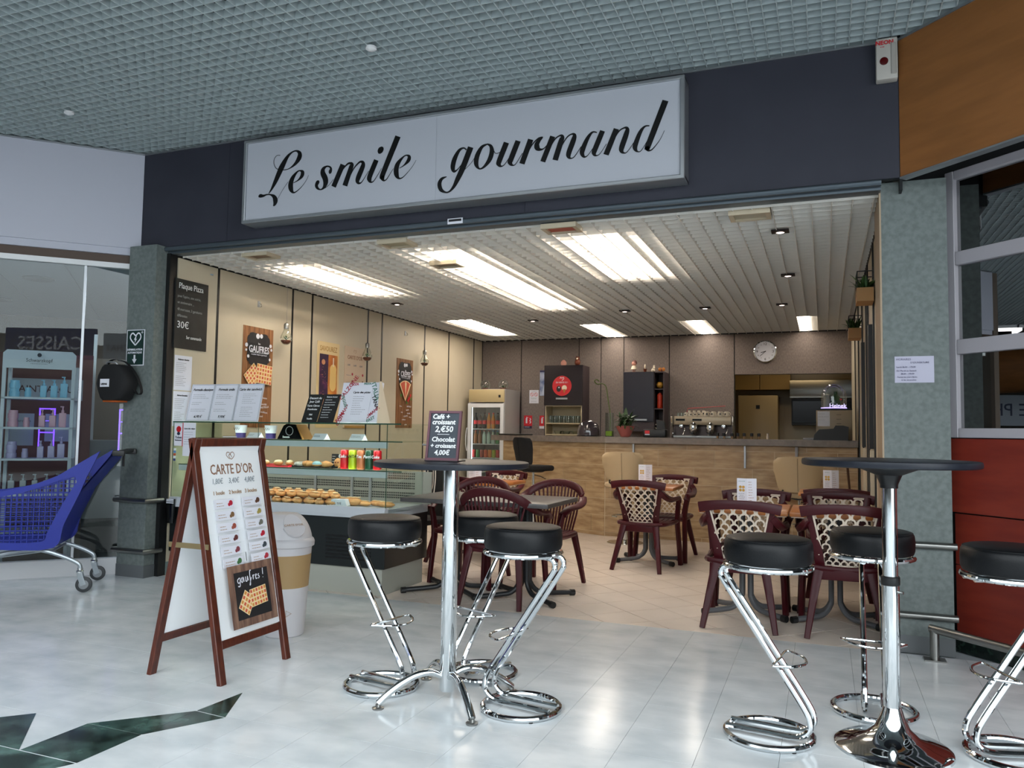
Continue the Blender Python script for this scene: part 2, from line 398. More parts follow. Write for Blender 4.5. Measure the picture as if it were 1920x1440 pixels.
# cafe walls -------------------------------------------------------
wl = struct('wall_left', B(XL-.10, XL-.02, 5.13, YBK+.1, 0, 2.80), BLACK)
ys = [5.17, 5.67, 6.76, 7.10, 8.23, 8.56, 9.70, 10.46, 11.36, YBK]
for a, b in zip(ys, ys[1:]):
    B(XL-.02, XL, a+.012, b-.012, .11, 2.70).build('panel', BEIGE, wl, smooth=False)
for y in ys[1:-1]: B(XL-.02, XL+.004, y-.013, y+.013, .11, 2.70).build('joint_strip', BLACK, wl, smooth=False)
struct('baseboard_left', B(XL-.02, XL+.006, 5.17, YBK, 0, .11), mat('grey_green_skirting', '#6f7f7d', .5))
wb = struct('wall_back', B(XL-.1, -1.19, YBK+.02, YBK+.12, 0, 2.8).box(-1.19, XR+.1, YBK+.02, YBK+.12, 2.115, 2.8), BLACK)
xs = [XL, -4.478, -3.521, -3.171, -2.812, -2.126, -1.19]
for a, b in zip(xs, xs[1:]): B(a+.007, b-.007, YBK, YBK+.02, 0, 2.70).build('panel', BROWNF, wb, smooth=False)
B(-1.183, XR, YBK, YBK+.02, 2.115, 2.70).build('panel', BROWNF, wb, smooth=False)
wr = struct('wall_right', B(XR+.02, XR+.12, 5.6, YBK+.1, 0, 2.8), BLACK)
ys = [5.6, 6.45, 7.25, 7.55, 8.3, 9.2, 10.2, YBK]
for a, b in zip(ys, ys[1:]): B(XR, XR+.02, a+.012, b-.012, 0, 2.70).build('panel', BEIGE, wr, smooth=False)
for y in ys[1:-1]: B(XR-.012, XR+.02, y-.013, y+.013, 0, 2.70).build('joint_strip', BLACK, wr, smooth=False)
for y in (6.75, 8.0):
    B(XR-.03, XR-.001, y-.05, y+.05, 1.15, 2.12).build('dark_slat', BLACK, wr, smooth=False)
    B(XR-.026, XR-.001, y-.05, y+.05, .0, 1.14).build('pale_slat', BEIGE, wr, smooth=False)
# kitchen behind the serving hatch
kt = struct('wall_kitchen', B(-1.6, .9, 14.0, 14.1, 0, 2.6).box(-1.7, -1.6, 11.82, 14.1, 0, 2.6).box(.9, 1.0, 11.82, 14.1, 0, 2.6), KITW)
struct('ceiling_kitchen', B(-1.6, .9, 11.82, 14, 2.5, 2.55), WARMW)
for i in range(5):
    for j in range(8): B(-1.59+.49*i, -1.105+.49*i, 13.985, 13.999, .02+.31*j, .325+.31*j).build('wall_tile', KITW, kt, smooth=False)

# left-hand shop --------------------------------------------------
ML = Matrix.Translation((-5.50, 5.10, 0)) @ Matrix.Rotation(math.radians(45), 4, 'Z')
lf = struct('wall_fascia_left', B(-1.8, -.005, -.03, .03, 2.775, 3.60, M=ML).box(-1.8, -.005, -.012, .05, 2.715, 2.775, M=ML), LFASC)
B(-1.8, -.005, -.036, .03, 3.601, 3.612, M=ML).build('edge_trim', ALU, lf, smooth=False)
struct('trim_3', B(-1.8, 0, .01, .06, 2.645, 2.714, M=ML), mat('brown_band', '#4a3a30', .6))
DIM = mat('shop_wall_taupe', '#6a5d52', .8)
w1 = tag(bpy.data.objects.new('window_1', None), kind='structure'); COL.objects.link(w1); w1.matrix_world = ML
B(-1.8, 0, .005, .06, 2.60, 2.644).box(-1.8, 0, -.01, .06, 0, .135).build('window_frame', WHITE, w1, smooth=False)
GL = glassmat('shop_glass', '#f2f7f7', .022, gr=.16)
for a, b in ((-.42, -.003), (-1.8, -.425)): B(a, b, .028, .036, .136, 2.60).build('pane', GL, w1, smooth=False)
B(-.432, -.413, .02, .044, .136, 2.60).build('pane_joint', ALU, w1, smooth=False)
ls = struct('wall_shop_left', B(-1.9, 3.0, 4.0, 4.1, 0, 2.62, M=ML).box(-1.9, -1.8, -.03, 4.0, 0, 3.6, M=ML), DIM)
struct('wall_shop_side', B(.35, .40, .3, 4.0, 0, 2.62, M=ML), DIM)
struct('floor_shop_left', B(-1.8, 2, .06, 4, -.004, .001, M=ML), mat('dark_shop_floor', '#2c3031', .15))
cs = struct('ceiling_shop_left', B(-1.8, .4, .07, 4, 2.635, 2.66, M=ML), BLACK)
ct = mat('ceiling_tile', '#8b979b', .8); me = None
for i in range(4):
    for j in range(7):
        if me is None: o = B(.006, .594, .006, .594, 0, .012).build('ceiling_tile', ct, cs, smooth=False); me = o.data
        else: o = bpy.data.objects.new('ceiling_tile', me); COL.objects.link(o); o.parent = cs
        o.matrix_world = ML @ Matrix.Translation((-1.8+.6*i, .08+.56*j, 2.622))
# right-hand shop -------------------------------------------------
MR = Matrix.Translation((.43, 5.08, 0)) @ Matrix.Rotation(math.radians(-45), 4, 'Z')
rf = struct('wall_fascia_right', B(.004, 4, 0, .05, 2.775, 3.60, M=MR), ORANGE)
B(.004, 4, -.006, .05, 3.601, 3.615, M=MR).box(.004, 4, -.006, .05, 2.763, 2.774, M=MR).build('edge_trim', ALU, rf, smooth=False)
rw = struct('wall_red', B(.02, 4, .40, .46, 0, 1.245, M=MR), BLACK)
for z0, z1, y0 in ((.075, .50, .385), (.505, .80, .385), (.81, 1.24, .36)):
    B(.022, 2.2, y0, .40, z0, z1, M=MR).build('panel', REDP, rw, smooth=False)
B(.022, 4, .375, .40, 0, .07, M=MR).build('skirting', mat('green_black_stone', '#0e1a17', .2, col2='#26382f', scale=30, fac=(.5, .7)), rw, smooth=False)
w2 = tag(bpy.data.objects.new('window_2', None), kind='structure'); COL.objects.link(w2); w2.matrix_world = MR
FR = mat('pale_window_frame', '#a6a2a8', .5)
for z0, z1 in ((1.246, 1.301), (1.738, 1.824), (2.27, 2.35), (2.788, 2.84)): B(.076, 2.2, .355, .41, z0, z1, bev=.003, seg=1).build('window_rail', FR, w2, smooth=False)
B(.02, .075, .352, .412, 1.246, 2.84, bev=.003, seg=1).build('window_stile', FR, w2, smooth=False)
GR = glassmat('dark_shop_glass', '#6f7a80', .42)
for z0, z1 in ((1.302, 1.737), (1.825, 2.269), (2.351, 2.787)): B(.07, 2.2, .383, .389, z0, z1).build('pane', GR, w2, smooth=False)
struct('wall_shop_right', B(0, 3, .9, .95, 0, 2.9, M=MR), mat('dark_interior', '#15181a', .9))
cm = struct('ceiling_sky_block', B(-17, -5.5, -9.2, .3, 3.90, 3.95), VOID)  # far ceiling slab added to block sky light from the left
far = MB()
for i in range(110): far.box(-14.+.077*i, -13.992+.077*i, -3.6, .42, ZM, ZM+.045)
for i in range(53): far.box(-14, -5.5, -3.6+.077*i, -3.592+.077*i, ZM+.001, ZM+.045)
tag(far.build('louvre_beyond', BLADEM, cm, smooth=False), kind='stuff')
# far side of the mall, behind the camera: seen only in reflections; back wall added to darken them
mb = struct('wall_mall_back', B(-16, 7, -9.2, -9.0, 0, 3.6), mat('mall_taupe', '#5d5953', .8))
for i in range(7): B(-14.5+3*i, -12.3+3*i, -8.99, -8.97, .1, 2.6).build('shop_opening', mat('shop_opening_dark', '#1b1d20', .3), mb, smooth=False)
struct('wall_mall_left', B(-16.2, -16, -9, 4.5, 0, 3.9), mat('mall_taupe', '#5d5953', .8))

# unseen outer shell and infill walls, added to stop daylight leaking in
struct('wall_outer_seal', B(8, 8.1, 0, 15, -.1, 3.95).box(-17.1, -17, 4.5, 15, -.1, 3.95).box(-17, 8, 15, 15.1, -.1, 3.95), VOID)
struct('wall_gap_seal', B(.60, .78, 5.42, 5.62, 0, 2.775), VOID)
struct('wall_upper_seal', B(.43, .445, 5.085, 5.7, 2.70, 3.9).box(-5.56, -5.55, 5.085, 5.7, 2.70, 3.9).box(.36, 1.4, 5.6, 5.66, 0, 3.9), VOID)

# ================================================================== LIGHT FITTINGS
def strip_light(x0, x1, y0, y1, label, flush=False, grp='fluorescent fittings above the cafe louvres'):
    t = thing('ceiling_light', label, 'ceiling light', ((x0+x1)/2, (y0+y1)/2, ZC), group=grp)
    w, l = (x1-x0)/2, (y1-y0)/2; z = .052 if not flush else .006
    if flush: B(-w, w, -l, l, z, z+.012).build('diffuser', mat('flush_diffuser', '#fff2e2', .5, emit=15), t, smooth=False)
    else:
        z = .13
        for s in (-1, 1): MB().cyl((s*w*.5, -l, z), (s*w*.5, l, z), .016, n=10).build('tube', EMITW, t)
    MB().box(-w-.02, w+.02, -l-.02, l+.02, z+.014, z+.10).build('housing', WHITE, t, smooth=False)
    return t
strip_light(-4.55, -4.17, 5.80, 7.30, 'long louvred ceiling light nearest the chalk board wall')
strip_light(-3.05, -2.70, 5.65, 7.15, 'front one of the two ceiling lights in line over the middle')
strip_light(-3.03, -2.68, 7.25, 8.75, 'rear one of the two ceiling lights in line over the middle')
strip_light(-1.78, -1.36, 5.55, 7.20, 'broad bright ceiling light right of the centre of the cafe')
strip_light(-4.66, -4.32, 9.40, 11.0, 'ceiling light at the back above the drinks fridge', True)
strip_light(-3.02, -2.80, 10.20, 11.60, 'ceiling light above the right edge of the tall cupboard with the red disc', True)
strip_light(-1.64, -1.46, 10.20, 11.60, 'ceiling light above the coffee machine', True)
strip_light(-.28, -.16, 10.20, 11.60, 'ceiling light right of the wall clock', True)
SPOT = mat('spot_lamp', '#ffe3dc', .5, emit=9)
for x, y, l in ((-.277, 5.86, 'small recessed spotlight nearest the entrance'), (-.29, 7.5, 'second recessed spotlight from the entrance on the right'), (-.42, 9.17, 'recessed spotlight in front of the wall clock'),
                (-1.257, 9.17, 'recessed spotlight in front of the coffee machine'), (-2.19, 9.14, 'recessed spotlight in front of the plant on the counter'), (-3.52, 9.6, 'recessed spotlight in front of the tall cupboard'), (-4.57, 7.9, 'recessed spotlight close to the beige wall')):
    t = thing('spotlight', l, 'spotlight', (x, y, ZC-.004), group='recessed spotlights')
    B(-.06, .06, -.045, .045, -.002, .01).build('plate', mat('dark_brown_metal', '#231613', .5), t, smooth=False)
    MB().lathe([(0, -.006), (.026, -.006), (.03, -.002)], 18).build('lamp', SPOT, t)
    MB().ring((0, 0, -.004), .032, .005, 20, 6).build('bezel', STEEL, t)
CREAMM = mat('cream_metal', '#b8ab93', .5)
for x, y, c, l in ((-.44, 5.33, '#aba48f', 'cream ceiling vent box nearest the right pillar'), (-1.72, 5.26, '#a4503e', 'cream ceiling vent box with a reddish centre'), (-3.07, 5.29, '#9b9279', 'cream ceiling vent box left of the middle by the entrance'),
                   (-4.39, 5.31, '#6b543f', 'cream ceiling vent box near the beige wall'), (-3.04, 6.10, '#7a6c58', 'cream ceiling vent box under the long lit louvres')):
    t = thing('ceiling_vent', l, 'vent', (x, y, ZC-.01), group='ceiling vent boxes')
    MB().box(-.13, .13, -.09, -.07, -.015, .02).box(-.13, .13, .07, .09, -.015, .02).box(-.13, -.10, -.07, .07, -.015, .02).box(.10, .13, -.07, .07, -.015, .02).build('frame', CREAMM, t, smooth=False)
    B(-.10, .10, -.07, .07, -.002, .004).build('grille', mat('vent_'+c[1:], c, .6), t, smooth=False)

# ================================================================== THE SHOP SIGN
SY = 4.93
sg = thing('shop_sign', 'long white shop sign with black script lettering on the dark fascia', 'sign', (0, 0, 0))
SX0, SX1, SZ0, SZ1 = -4.24, -.83, 2.875, 3.50
B(SX0, SX1, SY+.002, FY, SZ0, SZ1).build('box', SIGNP, sg, smooth=False)
fr = MB()
for a, b, c, d in ((SX0-.03, SX1+.03, SZ1-.004, SZ1+.022), (SX0-.03, SX1+.03, SZ0-.022, SZ0+.004)): fr.box(a, b, SY-.018, FY-.001, c, d, bev=.005, seg=1)
for a, b in ((SX0-.03, SX0+.0), (SX1, SX1+.03)): fr.box(a, b, SY-.017, FY-.001, SZ0-.02, SZ1+.02, bev=.005, seg=1)
fr.build('frame', ALU, sg, smooth=False)
for a, b in ((SX0, -2.563), (-2.557, SX1)): B(a, b, SY-.001, SY+.003, SZ0, SZ1).build('face_panel', SIGNP, sg, smooth=False)
SIGN=[[(-3923,3369,5),(-3954,3371,5),(-3977,3349,6),(-3981,3313,6),(-3963,3275,6),(-3932,3257,5),(-3875,3248,7),(-3828,3256,9),(-3778,3286,26),(-3745,3326,43),(-3740,3358,36),(-3756,3379,21),(-3782,3387,12),(-3816,3378,14),(-3857,3346,30),(-3902,3279,49),(-3931,3224,47),(-3963,3162,37),(-3996,3107,19),(-4021,3076,7)],[(-4119,3059,12),(-4102,3065,30),(-4073,3062,20),(-4038,3069,11),(-4003,3064,12),(-3971,3046,31),(-3955,3015,44),(-3960,2988,31),(-3973,2972,11)],[(-3931,3028,3),(-3891,3089,3),(-3841,3149,4)],[(-3789,3136,5),(-3747,3153,12),(-3714,3182,31),(-3709,3210,32),(-3729,3225,12),(-3758,3219,14),(-3798,3177,36),(-3815,3132,45),(-3811,3092,41),(-3791,3062,17),(-3761,3065,9),(-3711,3099,5),(-3671,3145,4),(-3651,3182,3)],[(-3468,3180,16),(-3458,3186,31),(-3450,3207,21),(-3461,3225,13),(-3490,3232,13),(-3519,3214,33),(-3522,3183,42),(-3500,3141,46),(-3494,3105,43),(-3510,3071,23),(-3538,3058,10),(-3566,3072,20),(-3577,3096,28),(-3565,3120,32),(-3561,3132,12)],[(-3501,3064,5),(-3461,3088,4),(-3425,3126,4)],[(-3345,3230,44),(-3422,3068,44)],[(-3381,3136,5),(-3342,3195,10),(-3303,3229,15),(-3279,3232,18),(-3266,3221,31),(-3274,3194,40),(-3322,3065,45)],[(-3283,3125,6),(-3245,3191,10),(-3203,3229,14),(-3179,3232,19),(-3167,3218,30),(-3172,3190,40),(-3203,3123,43),(-3212,3090,34),(-3198,3071,16),(-3174,3079,8),(-3140,3124,5),(-3117,3156,4)],[(-3054,3231,42),(-3105,3120,43),(-3108,3089,36),(-3095,3069,14),(-3072,3075,8),(-3038,3119,5),(-3008,3164,4)],[(-2876,3387,48),(-2992,3128,43),(-2998,3091,34),(-2986,3070,14),(-2963,3077,8),(-2930,3121,5),(-2908,3150,4)],[(-2858,3147,5),(-2820,3165,11),(-2786,3195,29),(-2779,3221,27),(-2796,3236,11),(-2826,3229,12),(-2869,3186,34),(-2884,3144,41),(-2880,3102,37),(-2860,3073,15),(-2829,3076,8),(-2785,3112,5),(-2748,3152,4),(-2721,3192,3)],[(-3008,3326,16),(-3012,3315,41),(-3020,3301,48),(-3027,3288,41),(-3032,3276,16)],[(-2322,3219,10),(-2345,3235,12),(-2379,3221,23),(-2412,3167,36),(-2426,3111,36),(-2415,3076,21),(-2386,3088,8),(-2341,3140,6),(-2311,3194,6)],[(-2289,3235,45),(-2350,3088,44),(-2385,3020,38),(-2415,2966,25),(-2451,2933,13),(-2483,2932,13),(-2517,2955,28),(-2529,2997,32),(-2511,3031,23),(-2472,3043,5)],[(-2334,3077,4),(-2289,3115,4),(-2254,3159,4)],[(-2158,3241,8),(-2204,3224,24),(-2238,3166,37),(-2244,3110,33),(-2221,3073,12),(-2186,3081,18),(-2144,3127,34),(-2127,3182,34),(-2136,3223,22),(-2164,3242,8)],[(-2117,3199,5),(-2097,3167,5),(-2057,3173,5)],[(-2018,3234,42),(-2069,3113,40),(-2072,3088,32),(-2055,3071,12),(-2026,3085,6),(-1977,3154,5)],[(-1932,3235,41),(-1983,3113,40),(-1988,3088,32),(-1971,3069,12),(-1947,3076,6),(-1899,3145,5)],[(-1840,3234,41),(-1902,3071,41)],[(-1869,3123,5),(-1831,3192,8),(-1788,3232,10),(-1755,3238,8),(-1779,3218,25),(-1795,3193,35),(-1791,3169,37),(-1773,3155,19),(-1744,3159,8),(-1707,3196,5)],[(-1682,3235,38),(-1751,3068,38)],[(-1715,3132,5),(-1669,3209,9),(-1632,3233,11),(-1614,3223,26),(-1624,3190,38),(-1663,3069,40)],[(-1630,3140,5),(-1584,3212,9),(-1547,3233,11),(-1529,3221,26),(-1538,3184,37),(-1565,3114,37),(-1568,3086,30),(-1555,3069,11),(-1527,3078,6),(-1482,3140,5)],[(-1374,3221,7),(-1405,3227,13),(-1439,3189,27),(-1470,3121,35),(-1474,3090,29),(-1458,3067,13),(-1431,3080,5),(-1381,3146,5)],[(-1336,3228,36),(-1386,3111,36),(-1392,3083,29),(-1380,3067,11),(-1353,3076,5),(-1309,3137,4)],[(-1243,3229,37),(-1312,3064,38)],[(-1273,3133,4),(-1229,3207,9),(-1189,3229,11),(-1171,3218,25),(-1178,3183,35),(-1205,3107,37),(-1208,3079,28),(-1194,3063,11),(-1170,3067,5),(-1127,3124,4)],[(-1026,3221,7),(-1056,3220,12),(-1086,3185,26),(-1115,3113,33),(-1118,3083,28),(-1103,3061,10),(-1077,3066,5),(-1031,3138,4)],[(-923,3372,41),(-1029,3103,38),(-1037,3073,29),(-1025,3058,12),(-1001,3069,7),(-958,3120,4),(-929,3177,3)]]
lt = MB(); Ms = frame((0, SY-.0028, 0), (1, 0, 0), (0, 0, 1))
for idx in ((0, 1, 2), (3,), (4, 5), (6, 7, 8), (9, 12), (10,), (11,), (13, 14, 15), (16, 17), (18, 19), (20, 21), (22, 23, 24), (25, 26), (27, 28), (29, 30)):
    lt = MB()
    for i in idx:
        ribbon(lt, [(x/1000, z/1000, w/1000) for x, z, w in SIGN[i]], Ms @ Matrix.Translation((0, 0, i*.00004)), 8)
    lt.build('letter', mat('gloss_black_vinyl', '#08080a', .3), sg, smooth=False)
# alarm sounder box with red lens, reads NEON
t = thing('alarm_box', 'white alarm box with dark red lens at the top right corner of the fascia', 'alarm', (.366, 5.078, 3.475))
B(-.058, .058, -.07, 0, -.125, .125, bev=.008).build('housing', mat('aged_white_plastic', '#b3afa8', .5), t)
B(.022, .05, -.078, -.069, -.10, .09, bev=.003, seg=1).build('side_grille', mat('aged_white_plastic2', '#9d9992', .5), t)
MB().lathe([(.024, 0), (.022, .006), (0, .009)], 20, M=frame((-.016, -.07, -.015), (1, 0, 0), (0, 0, 1))).build('lens', mat('dark_red_lens', '#4a0a0c', .2), t)
F = Face(frame((0, -.071, 0), (1, 0, 0), (0, 0, 1)), t); F.text(-.012, .095, 'NEON', .034, RED, bold=.001); F.lines(-.035, .07, .04, 1, .01, RED, .004)

# ================================================================== TABLES
def high_table(t, r, h, disc):
    MB().lathe([(0, h-.028), (r-.012, h-.028), (r-.002, h-.024), (r, h-.014), (r-.002, h-.003), (r-.010, h), (0, h)], 64).build('tabletop', mat('dark_laminate_top', '#171b24', .4, spec=.3, col2='#1b1f28', scale=30), t)
    if disc:
        MB().lathe([(.02, h-.03), (.13, h-.03), (.05, h-.062), (.034, h-.10), (.034, h-.115), (0, h-.115)], 28).build('top_bracket', BLACK, t)
        MB().lathe([(.029, h-.11), (.029, .66), (.029, .655)], 28).build('upper_pole', CHROME, t)
        MB().lathe([(.033, .645), (.036, .65), (.036, .678), (.033, .682), (.028, .682)], 28).build('clamp_collar', BLACK, t)
        MB().lathe([(.033, .66), (.033, .16), (.031, .155)], 28).build('lower_pole', CHROME, t)
        MB().tube([(.03, -.01, .62), (.045, -.02, .62)], .006, 8).build('set_screw', STEEL, t)
        MB().lathe([(.034, .165), (.045, .13), (.065, .085), (.10, .05), (.15, .03), (.205, .018), (.218, .010), (.220, .0), (0, 0)], 56).build('disc_base', CHROME, t)
    else:
        MB().lathe([(.0, h-.034), (.10, h-.034), (.10, h-.029)], 28).build('top_plate', BLACK, t)
        MB().lathe([(.0375, h-.032), (.0375, .05), (.034, .045), (0, .045)], 32).build('pole', CHROME, t)
        for k in range(4):
            a = math.radians(45+90*k); c, s = math.cos(a), math.sin(a)
            path = [(.03, .115), (.08, .135), (.15, .130), (.22, .100), (.28, .062), (.325, .024)]
            lg = MB().tube(cat([(c*q, s*q, z) for q, z in path], 4), .0165, 12).build('leg', CHROME, t)
            MB().lathe([(.026, 0), (.027, .007), (.012, .010), (.010, .022), (0, .022)], 16, c=(c*.325, s*.325, 0)).build('foot', STEEL, lg)
HT = 'tall round bar tables'
t1 = thing('high_table', 'tall round dark-topped bar table on four splayed chrome legs carrying the chalk board', 'table', (-1.63, 3.36, 0), group=HT); high_table(t1, .365, 1.10, False)
t2 = thing('high_table', 'tall round black bar table on a trumpet-shaped chrome disc base', 'table', (.245, 3.57, 0), group=HT); high_table(t2, .335, 1.15, True)

def trestle(t, col, cx, cy, h, sx, sy):
    for a in (-1, 1):
        for b in (-1, 1):
            p = [(cx+a*.028, cy+b*.03, h-.03), (cx+a*.028, cy+b*.03, .20), (cx+a*.035, cy+b*.035, .11), (cx+a*.08, cy+b*.065, .05), (cx+a*.15, cy+b*.11, .034), (cx+a*sx, cy+b*sy, .026)]
            lg = MB().tube(cat(p, 4), .0185, 10).build('leg', col, t)
            d = Vector((a*(sx-.15), b*(sy-.11), 0)).normalized()
            MB().tube([(cx+a*sx-d.x*.02, cy+b*sy-d.y*.02, .025), (cx+a*sx+d.x*.018, cy+b*sy+d.y*.018, .024)], .0235, 10).build('end_cap', BLACK, lg)
    B(cx-.022, cx+.022, cy-.03, cy+.03, h*.62, h*.62+.05).build('brace', col, t, smooth=False)
    B(cx-.17, cx+.17, cy-.17, cy+.17, h-.036, h-.028).build('top_plate', BLACK, t, smooth=False)
GTUBE = mat('grey_tube', '#57585b', .45)
DTUBE = mat('charcoal_tube', '#17191c', .45)
def wood_table(x, y, w, d, label):
    t = thing('dining_table', label, 'table', (x, y, 0), group='honey wood topped dining tables')
    B(-w/2, w/2, -d/2, d/2, .712, .742, bev=.006).build('tabletop', WOODT, t)
    B(-w/2+.01, w/2-.01, -d/2+.01, d/2-.01, .706, .712).build('under_edge', CREAMP, t, smooth=False)
    trestle(t, GTUBE, 0, 0, .74, .26, .19); return t
wood_table(-.515, 5.83, .58, .62, 'honey wood topped table left of its twin beside the right pillar')
wood_table(.065, 5.83, .56, .62, 'honey wood topped table touching the right wall behind the nearest right chair')
wood_table(-1.60, 7.72, .58, .60, 'single honey wood topped table in the middle of the cafe floor')
wood_table(.055, 7.75, .54, .60, 'farther honey wood topped table at the right wall near the counter')
wood_table(-3.22, 7.42, .66, .62, 'honey wood topped table at the left back partly hidden behind the dark table')
t = thing('dining_table', 'wide dark grey topped table with black tube legs beside the pastry case', 'table', (-2.40, 5.62, 0))
B(-.58, .60, -.36, .37, .705, .738, bev=.005).build('tabletop', mat('grey_laminate_top', '#3d3a3a', .35, col2='#4a4747', scale=16), t)
trestle(t, DTUBE, -.30, 0, .735, .30, .24); trestle(t, DTUBE, .30, 0, .735, .30, .24)
tag(MB().lathe([(.045, 0), (.048, .003), (.047, .006), (0, .006)], 24, c=(-2.10, 5.50, .7385)).build('coaster', PAPER), 'round white coaster on the dark grey table', 'coaster')

# ================================================================== CHAIRS
def lattice_chair(label, x, y, rz):
    t = thing('lattice_chair', label, 'chair', (x, y, 0), rz, 'burgundy plastic chairs with cream lattice backs')
    def yb(z, u=0): return -.185-.125*(z-.41)/.41+.055*(abs(u)/.22)**2
    # seat with slots
    st = MB()
    for k in range(9):
        xx = -.176+.044*k; st.sweep([(xx, -.19, .425), (xx, -.05, .418), (xx, .10, .42), (xx, .20, .432), (xx, .235, .418)], .036, .012, pw=.4)
    sp = st.build('seat', BURG, t)
    rim = cat([(-.20, -.20, .42), (-.225, 0, .415), (-.235, .17, .42), (-.19, .235, .42), (0, .25, .415), (.19, .235, .42), (.235, .17, .42), (.225, 0, .415), (.20, -.20, .42), (0, -.205, .41)], 4, True)
    MB().tube(rim, .019, 8, closed=True).build('seat_rim', BURG, sp)
    B(-.165, .165, -.225, -.195, .345, .425, bev=.008).build('rear_apron', BURG, t)
    # rear legs continue as back uprights
    for s in (-1, 1):
        MB().sweep(cat([(s*.225, -.335, 0), (s*.19, -.27, .20), (s*.152, -.215, .40)], 5), [.034+.0026*k for k in range(11)], .034, side=(1, 0, 0), pw=.4).build('leg', BURG, t)
        up = cat([(s*.135, yb(.36, .135), .36), (s*.150, yb(.50, .15), .50), (s*.180, yb(.65, .18), .65), (s*.205, yb(.79, .205), .79)], 4)
        MB().sweep(up, [.062-.0015*k for k in range(len(up))], .026, side=(1, 0, 0), pw=.4).build('upright', BURG, t)
        MB().sweep(cat([(s*.25, .265, 0), (s*.243, .235, .20), (s*.234, .205, .42), (s*.248, .19, .60), (s*.254, .165, .645)], 4), [.055-.0004*k for k in range(17)], .034, side=(.35, 1, 0), pw=.4).build('leg', BURG, t)
        MB().sweep(cat([(s*.20, yb(.70, .2), .715), (s*.235, -.20, .675), (s*.256, -.08, .642), (s*.263, .06, .640), (s*.256, .17, .638), (s*.248, .205, .60)], 4), [.045]+[.05]*20, [.05-.001*k for k in range(21)], side=(1, 0, .5), pw=.4).build('armrest', BURG, t)
    # top rail, wider than the uprights with flared ears
    tp = []
    for k in range(13):
        u = -.255+.51*k/12; tp.append((u, yb(.80, u*.8), .795-.028*(u/.255)**2))
    MB().sweep(tp, [.058+.012*abs(k-6)/6 for k in range(13)], .03, side=(0, 0, 1), pw=.45).build('top_rail', BURG, t)
    pins = MB()
    for u in (-.135, -.045, .045, .135): pins.box(u-.007, u+.007, yb(.765, u)-.018, yb(.765, u)-.01, .762, .768)
    for s in (-1, 1):
        for z in (.50, .60, .68): pins.box(s*(.148+.1*(z-.5))-.004, s*(.148+.1*(z-.5))+.004, yb(z, .16)-.016, yb(z, .16)-.008, z-.006, z+.006)
    pins.build('fixing_pins', CREAMP, t, smooth=False)
    # fish-scale lattice of raised arcs
    la = MB()
    def wz(z): return .105+.078*(z-.42)/.36
    z = .745; row = 0
    while z > .43:
        w = wz(z); R = w/5*1.02; cols = 5 if row % 2 == 0 else 4
        for c in range(cols):
            cx = -w+w/5*(2*c+1) if cols == 5 else -w+w/5*(2*c+2)
            vs = []; N = 9
            for i in range(N+1):
                a = math.radians(-42+264*i/N)
                for rr, off in ((R, 0), (R*.66, 0), (R*.66, -.007), (R, -.007)):
                    u = cx+rr*math.cos(a); zz = z+rr*math.sin(a)*.94
                    u = max(-wz(zz)-.006, min(wz(zz)+.006, u))
                    vs.append((u, yb(zz, u)+off, zz))
            fs = []
            for i in range(N):
                for q in range(4): fs.append((4*i+q, 4*i+(q+1) % 4, 4*i+4+(q+1) % 4, 4*i+4+q))
            la.add(vs, fs)
        z -= R*1.02; row += 1
    la.build('back_lattice', CREAMP, t, smooth=False)
    ed = MB()
    for s in (-1, 1): ed.sweep([(s*(wz(z)+.006), yb(z, .15)-.003, z) for z in (.415, .50, .60, .70, .785)], .012, .008)
    ed.sweep([(u, yb(.775, u)-.003, .778) for u in (-.185, -.09, 0, .09, .185)], .016, .008, side=(0, 0, 1))
    ed.sweep([(u, yb(.42, u)-.003, .423) for u in (-.11, -.05, 0, .05, .11)], .026, .008, side=(0, 0, 1)).build('lattice_border', CREAMP, t, smooth=False)
    return t
def place_chair(src, label, x, y, rz): return dup(src, (x, y, 0), rz, label)
lc = lattice_chair('burgundy lattice-back chair seen from behind, left one of the front pair by the pillar', -.51, 5.59, math.radians(-1))
place_chair(lc, 'burgundy lattice-back chair seen from behind, half hidden by a bar stool at the pillar', .105, 5.60, math.radians(2))
place_chair(lc, 'burgundy lattice-back chair facing us behind the menu card on the left wood table', -.50, 6.24, math.radians(180))
place_chair(lc, 'burgundy lattice-back chair facing us across the wood table at the right wall', .09, 6.23, math.radians(179))
place_chair(lc, 'burgundy chair at the farther right table with only its dark top rail showing', .10, 7.24, 0)
place_chair(lc, 'burgundy lattice-back chair with its back to us at the lone middle table', -1.555, 7.42, math.radians(-6))
place_chair(lc, 'burgundy lattice-back chair facing us behind the lone middle table', -1.49, 8.06, math.radians(176))
place_chair(lc, 'burgundy chair with its back to us at the left back wood table', -3.25, 7.02, math.radians(-8))
place_chair(lc, 'burgundy lattice-back chair facing us from the far side of the left back wood table', -3.28, 7.80, math.radians(172))

